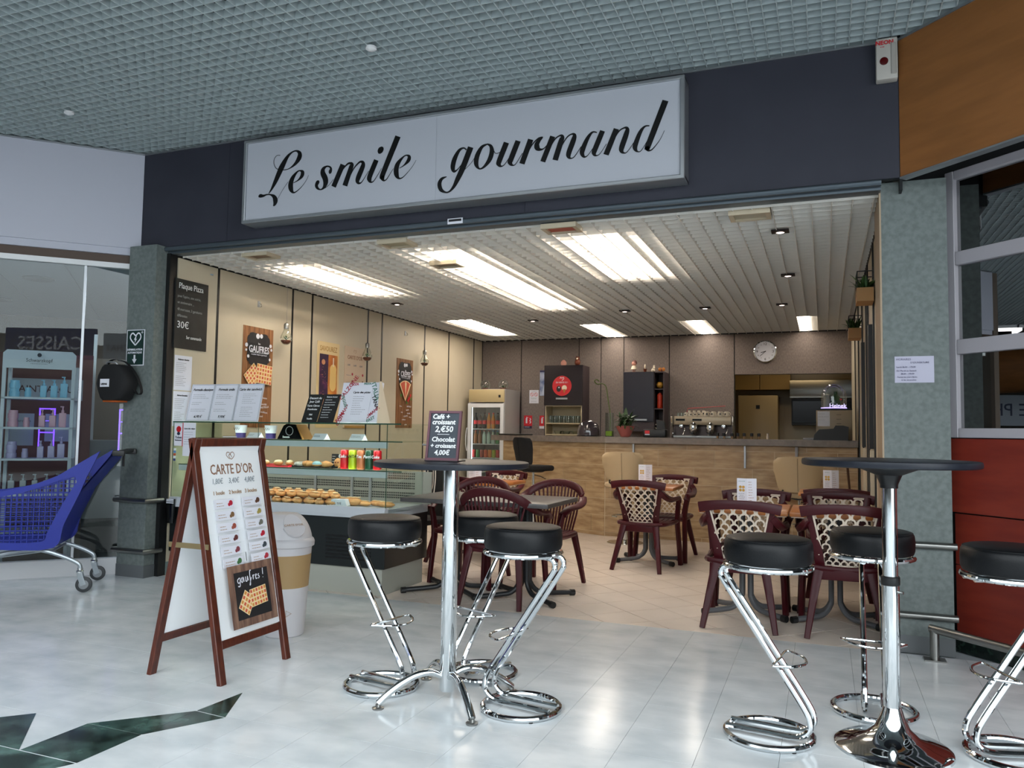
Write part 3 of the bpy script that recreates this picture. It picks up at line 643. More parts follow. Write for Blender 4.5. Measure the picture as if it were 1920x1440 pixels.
def arch_chair(label, x, y, rz):
    t = thing('arch_chair', label, 'chair', (x, y, 0), rz, 'burgundy plastic chairs with arched slatted backs')
    st = MB()
    for k in range(9):
        xx = -.176+.044*k; st.sweep([(xx, -.19, .428), (xx, 0, .418), (xx, .20, .430), (xx, .235, .415)], .037, .012, pw=.4)
    sp = st.build('seat', BURG, t)
    rim = cat([(-.20, -.19, .42), (-.23, 0, .415), (-.235, .17, .42), (-.19, .235, .42), (0, .25, .415), (.19, .235, .42), (.235, .17, .42), (.23, 0, .415), (.20, -.19, .42), (0, -.22, .41)], 4, True)
    MB().tube(rim, .02, 8, closed=True).build('seat_rim', BURG, sp)
    arch = cat([(-.275, .20, .60), (-.29, .10, .645), (-.30, -.04, .655), (-.285, -.16, .69), (-.21, -.255, .765), (-.11, -.295, .805), (0, -.305, .817), (.11, -.295, .805), (.21, -.255, .765), (.285, -.16, .69), (.30, -.04, .655), (.29, .10, .645), (.275, .20, .60)], 4)
    n = len(arch); MB().sweep(arch, [.064]*n, [.030]*n, side=[(p[0]*.4, p[1]*.5-.05, 1) if abs(p[0]) < .26 else (1, 0, .25) for p in arch], pw=.5, n=10).build('arch_rail', BURG, t)
    for k in range(15):
        u = (k-7)/7; xb = u*.165; xt = u*.235; yt = -.30+.085*u*u; zt = .80-.085*u*u
        MB().sweep([(xb, -.205, .425), ((xb+xt)/2, (yt-.205)/2-.01, (.43+zt)/2), (xt, yt+.008, zt)], .014, .009, pw=.4).build('slat', BURG, t)
    MB().sweep([(-.17, -.21, .405), (0, -.225, .40), (.17, -.21, .405)], .06, .02, side=(0, 0, 1)).build('lower_rail', BURG, t)
    for s in (-1, 1):
        MB().sweep(cat([(s*.235, -.30, 0), (s*.215, -.25, .20), (s*.185, -.20, .42)], 4), [.030+.0032*k for k in range(9)], .036, pw=.4).build('leg', BURG, t)
        MB().sweep(cat([(s*.24, .275, 0), (s*.235, .245, .20), (s*.235, .205, .42), (s*.275, .19, .61)], 4), [.032, .034, .036, .038, .040, .043, .046, .05, .052, .05, .045, .04, .034], .034, side=(.5, 1, 0), pw=.4).build('leg', BURG, t)
    return t
ac = arch_chair('burgundy arched-back chair with its back to us at the front of the dark grey table', -2.21, 5.48, math.radians(0))
place_chair(ac, 'burgundy arched-back chair at the far right corner of the dark grey table', -2.14, 6.13, math.radians(172))
place_chair(ac, 'burgundy arched-back chair at the far left of the dark grey table, beside the pastry case', -2.78, 6.12, math.radians(180))

# ================================================================== CHROME BAR STOOLS
def bar_stool(label, x, y, rz):
    t = thing('bar_stool', label, 'bar stool', (x, y, 0), rz, 'chrome bar stools with round black seats')
    c = MB().lathe([(0, .712), (.160, .712), (.172, .718), (.178, .735), (.179, .775), (.176, .800), (.168, .8115), (.155, .8175), (.08, .8215), (0, .8225)], 56).build('seat', LEATHER, t)
    MB().ring((0, 0, .8105), .1685, .0028, 56, 6).build('piping', LEATHER, c)
    MB().ring((0, 0, .700), .172, .0115, 56, 10).build('seat_ring', CHROME, t)
    MB().ring((0, 0, .0145), .172, .0135, 64, 10).build('base_ring', CHROME, t)
    for s in (-1, 1):
        y0 = s*.041
        p = [(-.165, y0, .030), (-.05, y0, .030), (.085, y0, .031), (.135, y0, .040), (.166, y0, .068), (.168, y0, .105), (.145, y0, .155), (.04, y0, .31), (-.165, y0, .61), (-.186, y0, .648), (-.182, y0, .676), (-.155, y0, .690), (-.10, y0, .693), (.04, y0, .693), (.165, y0, .693)]
        MB().tube(cat(p, 4), .0125, 10).build('frame_tube', CHROME, t)
    fp = [(.045, -.125, .325), (.045, 0, .325), (.045, .125, .325), (.075, .118, .325), (.125, .075, .322), (.148, 0, .320), (.125, -.075, .322), (.075, -.118, .325)]
    MB().tube(cat(fp, 4, True), .006, 8, closed=True).build('footrest', CHROME, t)
    for k in range(4):
        a = PI/4+PI/2*k; MB().cyl((.172*math.cos(a), .172*math.sin(a), 0), (.172*math.cos(a), .172*math.sin(a), .006), .010, n=10).build('glide', BLACK, t)
    return t
bs = bar_stool('chrome bar stool standing left of the bar table, nearest the white bin', -2.005, 3.40, math.radians(-12))
dup(bs, (-1.64, 3.78, 0), math.radians(-112), 'chrome bar stool partly hidden behind the pole of the left bar table')
dup(bs, (-1.275, 3.385, 0), math.radians(170), 'chrome bar stool standing right of the left bar table')
dup(bs, (-.222, 3.50, 0), math.radians(-9), 'chrome bar stool standing left of the disc-based bar table')
dup(bs, (.20, 4.00, 0), math.radians(-91), 'chrome bar stool behind the disc-based bar table')
dup(bs, (.685, 3.66, 0), math.radians(199), 'chrome bar stool cut by the right edge, beside the red wall')

# ================================================================== COUNTER STOOLS
SHELL = mat('cream_leatherette', '#b29c7a', .5, bump=.1, scale=120)
FABB = mat('black_fabric', '#08080a', .9)
def counter_stool(label, x, y, rz, m, back_w, back_z0, back_z1, seatz, prof=False):
    t = thing('counter_stool', label, 'stool', (x, y, 0), rz, 'swivel stools along the counter')
    MB().lathe([(0, 0), (.205, 0), (.208, .006), (.19, .014), (.06, .026), (.03, .04), (0, .04)], 40).build('disc_base', CHROME, t)
    MB().lathe([(.028, .03), (.028, .34), (.018, .345), (.018, seatz-.05), (0, seatz-.05)], 20).build('pole', CHROME, t)
    MB().tube([(0, 0, seatz-.08), (.10, .03, seatz-.10), (.17, .05, seatz-.13)], .005, 6).build('lift_lever', BLACK, t)
    MB().tube([(math.cos(a)*.16, .03+math.sin(a)*.16, .30) for a in [math.radians(-60+30*k) for k in range(11)]], .009, 8).build('footrest', CHROME, t)
    MB().lathe([(0, seatz-.05), (.12, seatz-.05), (.15, seatz-.035), (0, seatz-.03)], 20).build('seat_pan', BLACK, t)
    s = MB().box(-back_w*.46, back_w*.46, -.17, .22, seatz-.035, seatz+.035, bev=.032, seg=4).build('seat', m, t)
    # curved padded backrest
    mb = MB(); N, K = 12, 10
    for side in (0, 1):
        pass
    rings = []
    for k in range(K+1):
        q = k/K; z = back_z0+(back_z1-back_z0)*q; wq = back_w/2*(.80+.20*min(1, q*1.6))
        if q > .86: wq *= math.sqrt(max(0, 1-((q-.86)/.14)**2*.35))
        if q < .10: wq *= .93
        rr = []
        for i in range(N+1): u = -1+2*i/N; rr.append((u*wq, -.20-.05*q+.055*u*u-.022*math.sqrt(max(0, 1-u**4)), z-.012*u*u*(1 if q > .5 else -1)))
        for i in range(N, -1, -1): u = -1+2*i/N; rr.append((u*wq, -.20-.05*q+.055*u*u+.022*math.sqrt(max(0, 1-u**4)), z-.012*u*u*(1 if q > .5 else -1)))
        rings.append(rr)
    bk = MB().loft(rings).build('backrest', m, t, angle=60)
    MB().tube([(0, -.224-.05*q, back_z0+(back_z1-back_z0)*q) for q in (.05, .3, .6, .95)], .0025, 6).build('seam', mat('seam_thread', '#7e6c50', .8) if m is SHELL else FABB, bk)
    MB().tube(cat([(-back_w*.3, -.19, back_z0+.02), (-back_w*.3, -.17, seatz+.02), (0, -.14, seatz-.045), (back_w*.3, -.17, seatz+.02), (back_w*.3, -.19, back_z0+.02)], 4), .009, 8).build('back_bracket', BLACK, t)
    return t
counter_stool('cream padded counter stool behind the menu card of the middle table', -2.12, 8.93, math.radians(3), SHELL, .47, .70, 1.04, .66)
counter_stool('cream padded counter stool left of the disc-topped bar table', -.245, 8.88, math.radians(-2), SHELL, .49, .66, 1.03, .63)
counter_stool('black fabric counter stool seen side-on at the left end of the counter', -3.36, 9.25, math.radians(-27), FABB, .35, .84, 1.18, .80)
# black high-backed chair beside the pastry case
t = thing('shell_chair', 'black high-backed chair behind the left end of the dark grey table', 'chair', (-3.36, 6.32, 0), math.radians(165))
rings = []
for k in range(9):
    q = k/8; z = .44+.52*q; wq = .20+.02*math.sin(PI*q)-.045*q
    rings.append([(u*wq, -.20-.08*q+.03*u*u-.012, z) for u in (-1, -.5, 0, .5, 1)]+[(u*wq, -.20-.08*q+.03*u*u+.012, z) for u in (1, .5, 0, -.5, -1)])
MB().loft(rings).build('backrest', FABB, t)
B(-.21, .21, -.20, .23, .42, .47, bev=.02).build('seat', FABB, t)
for a in (-1, 1):
    for b in (-1, 1): MB().cyl((a*.17, b*.17, .42), (a*.20, b*.21, 0), .014, .010, 10).build('leg', BLACK, t)

# ================================================================== COUNTER
ORD = ['first', 'second', 'third', 'fourth', 'fifth', 'sixth', 'seventh', 'eighth', 'ninth', 'tenth']
ct = thing('bar_counter', 'long serving counter faced with travertine tiles under a grey worktop', 'counter', (0, 0, 0))
MB().prism([(-2.49, 9.405), (-4.11, 10.085), (-3.95, 10.47), (-2.4, 9.85), (.34, 9.85), (.34, 9.405)][::-1], .0, 1.125).build('body', GROUTS, ct, smooth=False)
zs = [.0, .045, .248, .451, .654, .857, 1.06, 1.125]
for k in range(7):
    z0, z1 = zs[k]+.0025, zs[k+1]-.0025; off = (.35, .02, .31, .12, .44, .20, .52)[k]
    x = .34
    step = off
    while x > -2.485:
        x2 = max(x-step, -2.485); B(x2+.0025, x-.0025, 9.401, 9.412, z0, z1).build('tile', STONE, ct, smooth=False); x = x2; step = .66
    Mx = frame((-2.49, 9.405, 0), (.9221, -.387, 0), (0, 0, 1)); q = 0; step = (.5, .2, .62, .30, .66, .42, .25)[k]
    while q > -1.755:
        q2 = max(q-step, -1.755); MB().box(q2+.0025, q-.0025, z0, z1, -.008, .004, M=Mx).build('tile', STONE, ct, smooth=False); q = q2; step = .66
wt = thing('worktop', 'grey stone-look worktop running the length of the tiled counter', 'worktop', (0, 0, 1.127))
MB().prism([(-2.47, 9.33), (-4.30, 10.09), (-4.10, 10.60), (-2.40, 10.12), (.345, 10.12), (.345, 9.33)][::-1], 0, .073).build('slab', CTOP, wt, smooth=False)
ZT = 1.2005
MB().box(-.30, -.27, 9.33, 9.392, .90, 1.12).build('bracket', GREYP, ct, smooth=False)
B(-.85, -.83, 9.36, 9.392, .87, 1.12).build('bracket', ALU, ct, smooth=False); B(-2.14, -2.12, 9.36, 9.392, .9, 1.12).build('bracket', ALU, ct, smooth=False)
# back bench along the rear wall
bb = thing('back_bench', 'low dark work bench along the brown back wall behind the counter', 'bench', (0, 0, 0))
B(-4.05, -1.35, 11.10, 11.69, 0, .86).build('cabinet', mat('dark_cabinet', '#1d1518', .4), bb, smooth=False); B(-4.06, -1.34, 11.08, 11.69, .862, .90).build('bench_top', CTOP, bb, smooth=False)
# serving tray on the left end
t = thing('serving_tray', 'flat black tray lying at the left end of the worktop', 'tray', (-3.92, 10.06, ZT), math.radians(-23))
B(-.19, .19, -.13, .13, 0, .008, bev=.003).build('base', BLACK, t); MB().tube([(-.19, -.13, .012), (.19, -.13, .012), (.19, .13, .012), (-.19, .13, .012)], .008, 6, closed=True).build('rim', BLACK, t)
# potted plant
LEAF = vary(mat('leaf_green', '#20401c', .45, col2='#3b6128', scale=20), .25)
t = thing('potted_plant', 'bushy green plant in a pink pot on the counter', 'plant', (-2.29, 9.62, ZT))
MB().lathe([(.045, 0), (.06, .01), (.11, .12), (.118, .135), (.108, .137), (.10, .12), (0, .115)], 24).build('pot', mat('pink_pot', '#b0615a', .5), t)
rnd = random.Random(3); fol = MB()
def leaf(mb, base, az, el, L, w, droop=.5):
    p = Vector(base); d = Vector((math.cos(az)*math.cos(el), math.sin(az)*math.cos(el), math.sin(el))); side = Vector((-math.sin(az), math.cos(az), 0)); vs = []
    for k in range(6):
        q = k/5; ww = w*math.sin(PI*min(1, q*.93+.07))**.8; vs += [p-side*ww/2+Vector((0, 0, .12*ww)), p+Vector((0, 0, -.05*ww)), p+side*ww/2+Vector((0, 0, .12*ww))]
        p = p+d*L/5; d = (d+Vector((0, 0, -droop*.22))).normalized()
    fs = []
    for k in range(5): a = 3*k; fs += [(a, a+1, a+4, a+3), (a+1, a+2, a+5, a+4)]
    mb.add(vs, fs)
for i in range(120): leaf(fol, (rnd.uniform(-.07, .07), rnd.uniform(-.07, .07), .12+rnd.uniform(0, .12)), rnd.uniform(0, 2*PI), rnd.uniform(-.1, 1.1), rnd.uniform(.07, .15), rnd.uniform(.018, .032), 1)
tag(fol.build('foliage', LEAF, t), kind='stuff')
for az, el, L in ((.3, 1.15, .26), (1.7, 1.35, .22), (-.3, .7, .24), (2.9, .9, .20), (.9, .8, .22)):
    m2 = MB(); leaf(m2, (0, 0, .16), az, el, L, .055, .6); m2.build('large_leaf', LEAF, t)
# glass vase with curled bamboo
t = thing('glass_vase', 'tall square glass vase holding a curled bamboo stem beside the pink pot', 'vase', (-2.50, 9.66, ZT))
GLC = glassmat('clear_glass', '#f7fbf9', .06)
MB().box(-.045, .045, -.045, -.042, 0, .30).box(-.045, .045, .042, .045, 0, .30).box(-.045, -.042, -.042, .042, 0, .30).box(.042, .045, -.042, .042, 0, .30).box(-.042, .042, -.042, .042, 0, .01).build('vessel', GLC, t, smooth=False)
B(-.04, .04, -.04, .04, .011, .07).build('green_gravel', mat('lime_gravel', '#7f9b22', .6), t, smooth=False)
MB().tube(cat([(0, 0, .06), (.01, 0, .25), (-.02, 0, .45), (-.05, .01, .62), (-.10, .02, .67), (-.17, .02, .665), (-.20, 0, .70), (-.17, -.02, .72), (-.14, 0, .70)], 5), .0075, 8).build('bamboo_stem', mat('bamboo', '#5a6a35', .5), t)
# smoky dome
t = thing('cake_dome', 'smoky grey glass dome on the counter left of the glass vase', 'dome', (-2.79, 9.72, ZT))
MB().lathe([(.15, 0), (.152, .01), (.0, .012)], 32).build('plate', BLACKM, t)
MB().lathe([(.142, .012), (.143, .07), (.13, .13), (.10, .175), (.05, .203), (0, .21)], 32).build('cover', mat('smoky_glass', '#3b343a', .08, coat=.5), t)
# black card terminal box
t = thing('payment_box', 'low black box with a small red and white label left of the coffee machine', 'box', (-1.92, 9.72, ZT))
B(-.15, .13, -.1, .1, 0, .10, bev=.015).build('body', BLACK, t); MB().prism([(.02, 0), (.13, 0), (.10, .20), (.0, .22)], -.04, .06, frame((0, .02, 0), (1, 0, 0), (0, 0, 1))).build('screen', BLACK, t, smooth=False)
B(-.125, -.065, -.104, -.101, .045, .085).build('red_label', RED, t, smooth=False); B(-.125, -.065, -.105, -.101, .03, .042).build('white_label', PAPER, t, smooth=False)
# coffee machine
t = thing('coffee_machine', 'two-group chrome and cream espresso machine on the counter', 'coffee machine', (-1.36, 9.80, ZT+.004))
CRM = mat('machine_cream', '#a6977f', .35, .3)
B(-.34, .34, -.14, .20, .155, .26, bev=.01).build('body', CRM, t); B(-.35, .35, -.02, .20, .02, .155).build('rear_body', mat('machine_inner', '#4b403d', .3, .6), t, smooth=False)
B(-.34, .34, -.17, .18, .0, .028, bev=.004).build('drip_tray', STEEL, t, smooth=False)
for s in (-1, 1):
    MB().sweep(cat([(s*.36, -.10, .0), (s*.352, -.08, .06), (s*.358, -.12, .16), (s*.36, -.15, .27)], 4), .10, .022, side=(0, 1, 0)).build('side_arm', CHROME, t)
    B(-.115+s*.10-.10, -.115+s*.10+.03 if False else -.115+s*.10+.01, -.146, -.14, .205, .228).build('button_strip', BLACKM, t, smooth=False)
for x in (-.10, .10):
    gh = MB().lathe([(.0, .04), (.03, .045), (.048, .07), (.056, .11), (.048, .155), (.02, .182), (0, .186)], 24, c=(x, -.17, 0)).build('group_head', CHROME, t)
    MB().tube([(x, -.20, .055), (x, -.30, .05)], .012, 8).build('filter_handle', BLACK, gh); MB().tube([(x-.02, -.17, .04), (x-.02, -.17, .03)], .006, 6).build('spout', CHROME, gh)
for x in (-.25, .25):
    k = MB().lathe([(.022, 0), (.022, .02), (0, .024)], 16, M=frame((x, -.14, .14), (1, 0, 0), (0, 0, 1))).build('steam_knob', CHROME, t)
    MB().tube(cat([(x+.03, -.14, .14), (x+.05, -.18, .10), (x+.03, -.19, .035)], 3), .005, 6).build('steam_wand', CHROME, t)
MB().tube([(-.22, 0, .265), (-.2, .05, .36), (.25, .05, .39)], .004, 6).build('cup_rail', RED, t)
def cup(label, x, y, z, r, h, g, rot=0, col=None):
    c = thing('coffee_cup', label, 'cup', (x, y, z), rot, g)
    MB().lathe([(r*.55, h), (r*.62, h-.003), (r*.95, .012), (r, 0), (r*.93, 0), (r*.5, h-.008), (0, h-.008)], 18).build('bowl', col or WARMW, c)
    MB().ring((0, 0, 0), r*.5, .004, 14, 6, M=Matrix.Translation((r*.75, 0, h*.5)) @ Matrix.Rotation(PI/2, 4, 'X')).build('ear', col or WARMW, c)
    B(-.008, .008, -r*.93, -r*.80, h*.35, h*.62).build('dark_logo', INK, c, smooth=False)
for i, x in enumerate((-.20, -.145, -.09, -.035, .045, .125, .205, .28)):
    r, h = (.027, .05) if i < 4 else (.040, .062)
    cup(ORD[i]+' upturned white cup from the left in the front row on the coffee machine', -1.36+x, 9.72, ZT+.262, r, h, 'upturned cups on the coffee machine', rot=random.uniform(-.5, .9))
for i, x in enumerate((-.17, -.115, -.06, 0)): cup(ORD[i]+' small white cup from the left in the second row on the coffee machine', -1.36+x, 9.80, ZT+.262, .027, .075, 'second row cups on the coffee machine')
for i, x in enumerate((-.30, -.26, -.23)):
    c = MB().lathe([(.016, 0), (.02, .045), (.018, .045), (.014, .004), (0, .004)], 14, c=(-1.36+x, 9.74, ZT+.262)).build('shot_glass', GLC)
    tag(c, ORD[i]+' small clear shot glass from the left on top of the coffee machine', 'glass', 'shot glasses on the coffee machine')
for i, px in enumerate((-1.16, -1.085, -.995, -.93, -.86, -.775, -.695)):
    t = thing('sauce_bottle', ORD[i]+' small black-topped bottle from the left along the counter edge', 'bottle', (px, 9.50, ZT), group='small bottles in a row on the counter')
    MB().lathe([(.014, 0), (.014, .03), (0, .03)], 12).build('body', mat('tan_bottle', '#8e6f4d', .4), t); MB().lathe([(.019, .03), (.019, .065), (.012, .068), (0, .068)], 10).build('cap', BLACK, t)
t = thing('sauce_bottle', 'small clear bottle at the right end of the row of little bottles', 'bottle', (-.60, 9.50, ZT))
MB().lathe([(.013, 0), (.015, .035), (.010, .05), (.012, .062), (0, .062)], 12).build('body', CREAMP, t); MB().lathe([(.013, .0625), (.013, .068), (0, .068)], 10).build('cap', ALU, t)
# beer dispenser
t = thing('beer_dispenser', 'cream countertop beer dispenser topped by a lit clear dome at the right end', 'dispenser', (.11, 9.82, ZT))
B(-.19, .19, -.14, .16, 0, .345, bev=.012).build('body', mat('dispenser_cream', '#9a8b74', .45), t); B(-.19, .19, -.145, .16, .345, .362).build('dark_top', BLACKM, t, smooth=False)
MB().ring((0, 0, .37), .135, .006, 40, 8).build('light_ring', mat('violet_led', '#b7a6ff', .4, emit=1.6), t)
MB().lathe([(.137, .366), (.137, .50), (.128, .56), (.10, .61), (.06, .64), (0, .652)], 36).build('clear_dome', GLC, t)
MB().lathe([(.052, .366), (.055, .44), (.045, .50), (.02, .53), (.02, .56), (0, .565)], 20, c=(.02, 0, 0)).build('keg_insert', mat('keg_green', '#1b4a2b', .3), t)
MB().lathe([(.04, .37), (.04, .52), (0, .53)], 16, c=(-.07, .0, 0)).build('side_insert', mat('keg_grey', '#7b8079', .4), t)
MB().ball((.075, -.04, .47), .012).build('red_star', RED, t)
text('Heinek', .062, mat('violet_letters', '#dcd2ff', .4, emit=1.1), t, frame((.04, -.143, .392), (1, 0, 0), (0, 0, 1)), bold=.001)
F = Face(frame((-.11, -.141, .245), (1, 0, 0), (0, 0, 1)), t); F.rect(0, 0, .13, .17, PAPER, 'paper_note'); F.lines(-.055, .055, .11, 3, .034, GREYP, .003)
for z in (.29, .24, .19): F.rect(.16, z-.245, .05, .004, INK)
t = thing('cash_terminal', 'black countertop terminal in front of the beer dispenser', 'terminal', (.08, 9.53, ZT))
MB().prism([(-.19, 0), (.17, 0), (.175, .15), (.12, .165), (.04, .165), (.02, .13), (-.13, .12), (-.18, .06)], -.09, .09, frame((0, 0, 0), (1, 0, 0), (0, 0, 1))).build('body', BLACK, t, smooth=False)
B(-.30, -.17, -.06, .06, 0, .025, bev=.004).build('keypad', GREYP, t)

# ================================================================== TALL CUPBOARDS ON THE BACK WALL
PURP = mat('dark_plum_lacquer', '#1a0f16', .25); PURS = mat('plum_side', '#3a2f32', .5); NICHE = mat('cream_shelf_board', '#b5a688', .6)
t = thing('tall_cupboard', 'tall plum cupboard with a round red sticker and open glass shelves', 'cupboard', (-3.655, 11.35, 0))
MB().box(-.305, -.29, 0, .34, .90, 2.26).box(.29, .305, 0, .34, .90, 2.26).box(-.29, .29, 0, .34, 2.245, 2.26).box(-.29, .29, .325, .34, .90, 2.245).build('carcass', PURS, t, smooth=False)
MB().box(-.289, .289, .31, .324, .902, 1.655).box(-.289, -.276, 0, .31, .902, 1.655).box(.276, .289, 0, .31, .902, 1.655).build('lining', NICHE, t, smooth=False)
for z in (.905, 1.375, 1.64): B(-.275, .275, 0, .31, z, z+.016).build('shelf', NICHE, t, smooth=False)
d = B(-.305, .305, -.02, -.002, 1.658, 2.262, bev=.002, seg=1).build('door', PURP, t); B(-.11, .07, -.035, -.021, 1.745, 1.77).build('handle', ALU, d, smooth=False)
F = Face(frame((-.02, -.021, 1.95), (1, 0, 0), (0, 0, 1)), t); F.disc(0, 0, .152, RED, 'red_sticker')
F.stroke([[(-.03, .11), (-.02, .13), (0, .115), (.02, .13), (.03, .11), (0, .08)]], .008, PAPER, 'heart_mark'); F.text(0, .05, 'ICI VENTE ICI !' if False else 'EN VENTE ICI !', .034, PAPER, sx=.85)
F.disc(-.05, -.045, .045, INK, sx=.8); F.disc(-.045, -.025, .012, PAPER); F.disc(.04, -.03, .04, WARMW); F.poly([(-.02, 0), (.03, 0), (.005, -.07)], mat('wafer_cone', '#a66a2e', .6), x=.035, y=-.05)
for i in range(7):
    for j in range(2):
        c = MB().lathe([(.026, 0), (.030, .11), (.028, .11), (.024, .006), (0, .006)], 16, c=(-3.655-.235+.073*i, 11.45+.10*j, 1.392)).build('drinking_glass', GLC)
        tag(c, ORD[i]+' drinking glass from the left, '+('front', 'rear')[j]+' row on the open cupboard shelf', 'glass', 'glasses on the cupboard shelf')
for i in range(3):
    c = MB().lathe([(.04, 0), (.07, .05), (.066, .05), (.038, .006), (0, .006)], 18, c=(-3.78+.14*i, 11.48, .922+.30)).build('glass_bowl', GLC)
    tag(c, ('left', 'middle', 'right')[i]+' clear glass bowl low in the open cupboard', 'bowl', 'bowls in the open cupboard')
B(-.275, .275, 0, .31, 1.205, 1.221).build('shelf', NICHE, t, smooth=False)
t = thing('tall_cupboard', 'plum wall cupboard with narrow open niches on its right side', 'cupboard', (-2.44, 11.35, 0))
MB().box(-.29, -.275, 0, .34, 1.28, 2.145).box(.29, .305, 0, .34, 1.28, 2.145).box(.15, .165, 0, .34, 1.28, 2.145).box(-.275, .29, 0, .34, 2.13, 2.145).box(-.275, .29, .325, .34, 1.28, 2.13).box(-.275, .29, 0, .34, 1.28, 1.295).build('carcass', PURS, t, smooth=False)
for z in (1.60, 1.885): B(.166, .289, .01, .32, z, z+.014).build('shelf', PURS, t, smooth=False)
d = B(-.29, .158, -.02, -.002, 1.42, 2.145, bev=.002, seg=1).build('door', mat('indigo_lacquer', '#191523', .25), t); B(-.13, .06, -.035, -.021, 1.435, 1.458).build('handle', ALU, d, smooth=False)
B(-.29, .158, -.01, -.001, 1.28, 1.415).build('lower_panel', PURS, t, smooth=False)
tag(MB().ball((-2.21, 11.42, 1.955), .052, sq=(1, 1, .95)).build('yellow_ball', mat('yellow_ochre', '#a87a1e', .5)), 'round yellow ornament in the upper niche of the plum cupboard', 'ornament')
t = thing('red_tin', 'orange-red tall tin in the middle niche of the plum cupboard', 'tin', (-2.21, 11.42, 1.615))
MB().lathe([(.036, 0), (.042, .01), (.042, .085), (.038, .11), (.042, .14), (.042, .19), (.03, .205), (0, .207)], 20).build('body', mat('tin_red', '#b7331c', .3), t); MB().lathe([(.03, .208), (.03, .222), (0, .224)], 16).build('lid', mat('tin_red_dark', '#8f2412', .4), t)
t = thing('white_mug', 'white mug in the bottom niche of the plum cupboard', 'mug', (-2.205, 11.42, 1.296))
MB().lathe([(.034, 0), (.046, .115), (.042, .115), (.03, .006), (0, .006)], 20).build('bowl', WARMW, t); MB().ring((0, 0, 0), .028, .006, 16, 6, M=Matrix.Translation((-.055, 0, .06)) @ Matrix.Rotation(PI/2, 4, 'X')).build('handle', WARMW, t)
# figurines
def fig(name, label, x, z, parts):
    t = thing(name, label, 'figurine', (x, 11.45, z), group=None)
    for nm, mb, m in parts: mb.build(nm, m, t)
PNK = mat('shell_pink', '#c99080', .6); CHOC = mat('chocolate_brown', '#6a3017', .5); ORG = mat('orange_ochre', '#b06a1e', .5)
fig('egg_ornament', 'pale pink egg-shaped ornament on top of the tall cupboard', -3.69, 2.262, [('egg', MB().lathe([(.03, 0), (.045, .03), (.042, .06), (.02, .088), (0, .095)], 20), PNK), ('foot', MB().lathe([(.035, -.001), (.035, .004), (0, .004)], 16), WARMW)])
fig('owl_ornament', 'brown owl ornament on top of the tall cupboard', -3.47, 2.262, [('body', MB().ball((0, 0, .05), .05, sq=(.9, .8, 1)), CHOC), ('head', MB().ball((0, 0, .105), .034), CHOC), ('face', MB().ball((0, -.026, .105), .016), WARMW), ('ear', MB().lathe([(.01, 0), (0, .02)], 8, c=(.02, 0, .13)), CHOC), ('ear', MB().lathe([(.01, 0), (0, .02)], 8, c=(-.02, 0, .13)), CHOC)])
fig('doll_figurine', 'small doll figurine in a pink dress on the right-hand plum cupboard', -2.60, 2.146, [('legs', MB().cyl((-.012, 0, 0), (-.012, 0, .05), .008, .008, 8).cyl((.012, 0, 0), (.012, 0, .05), .008, .008, 8), PNK), ('dress', MB().lathe([(.05, .045), (.028, .10), (0, .105)], 16), WARMW), ('head', MB().ball((0, 0, .132), .036), PNK), ('hair', MB().ball((.006, .008, .146), .038), mat('doll_hair', '#6e4a44', .8))])
fig('cactus_figurine', 'tiny potted cactus ornament second from the left on the plum cupboard', -2.435, 2.146, [('pot', MB().lathe([(.018, 0), (.026, .045), (.03, .05), (0, .05)], 14), CHOC), ('stem', MB().ball((0, 0, .085), .014, sq=(1, 1, 2.6)), WARMW)])
fig('rabbit_figurine', 'small white rabbit ornament on the plum cupboard', -2.315, 2.146, [('body', MB().ball((0, 0, .028), .03), WARMW), ('head', MB().ball((.012, -.01, .062), .018), WARMW), ('ear', MB().ball((.02, -.01, .088), .007, sq=(1, 1, 2.4)), WARMW), ('ear', MB().ball((.006, -.01, .088), .007, sq=(1, 1, 2.4)), WARMW)])
fig('butterfly_figurine', 'small orange butterfly-shaped ornament at the right end of the plum cupboard', -2.19, 2.146, [('wing', MB().ball((-.024, 0, .04), .028, sq=(1, .35, 1)), ORG), ('wing', MB().ball((.024, 0, .04), .028, sq=(1, .35, 1)), ORG), ('body', MB().ball((0, 0, .03), .012, sq=(1, 1, 2.2)), CHOC)])
# wall clock 8:38
t = thing('wall_clock', 'round white wall clock with silver rim', 'clock', (-.765, 11.698, 2.435))
Mc = frame((0, 0, 0), (1, 0, 0), (0, 0, 1))
MB().lathe([(.0, .0), (.150, 0), (.158, .012), (.158, .032), (.146, .038), (.140, .030), (.14, .012), (0, .012)], 48, M=Mc).build('rim', CHROME, t)
MB().lathe([(.139, .0125), (.139, .016), (0, .016)], 48, M=Mc).build('dial', PAPER, t)
F = Face(Mc, t, z=.0165)
for n in range(1, 13):
    a = PI/2-n*PI/6; F.text(.108*math.cos(a), .108*math.sin(a), str(n), .05 if n % 3 == 0 else .026, INK, name='numeral')
for a, L, w, nm in ((8+38/60, .06, .008, 'hour_hand'), ):
    q = PI/2-a*PI/6; F.poly([(-.01, -w/2), (L, -w/2), (L, w/2), (-.01, w/2)], INK, nm, rot=q)
F.poly([(-.015, -.003), (.098, -.003), (.098, .003), (-.015, .003)], INK, 'minute_hand', rot=PI/2-38*PI/30); F.disc(0, 0, .007, INK, 'hub')
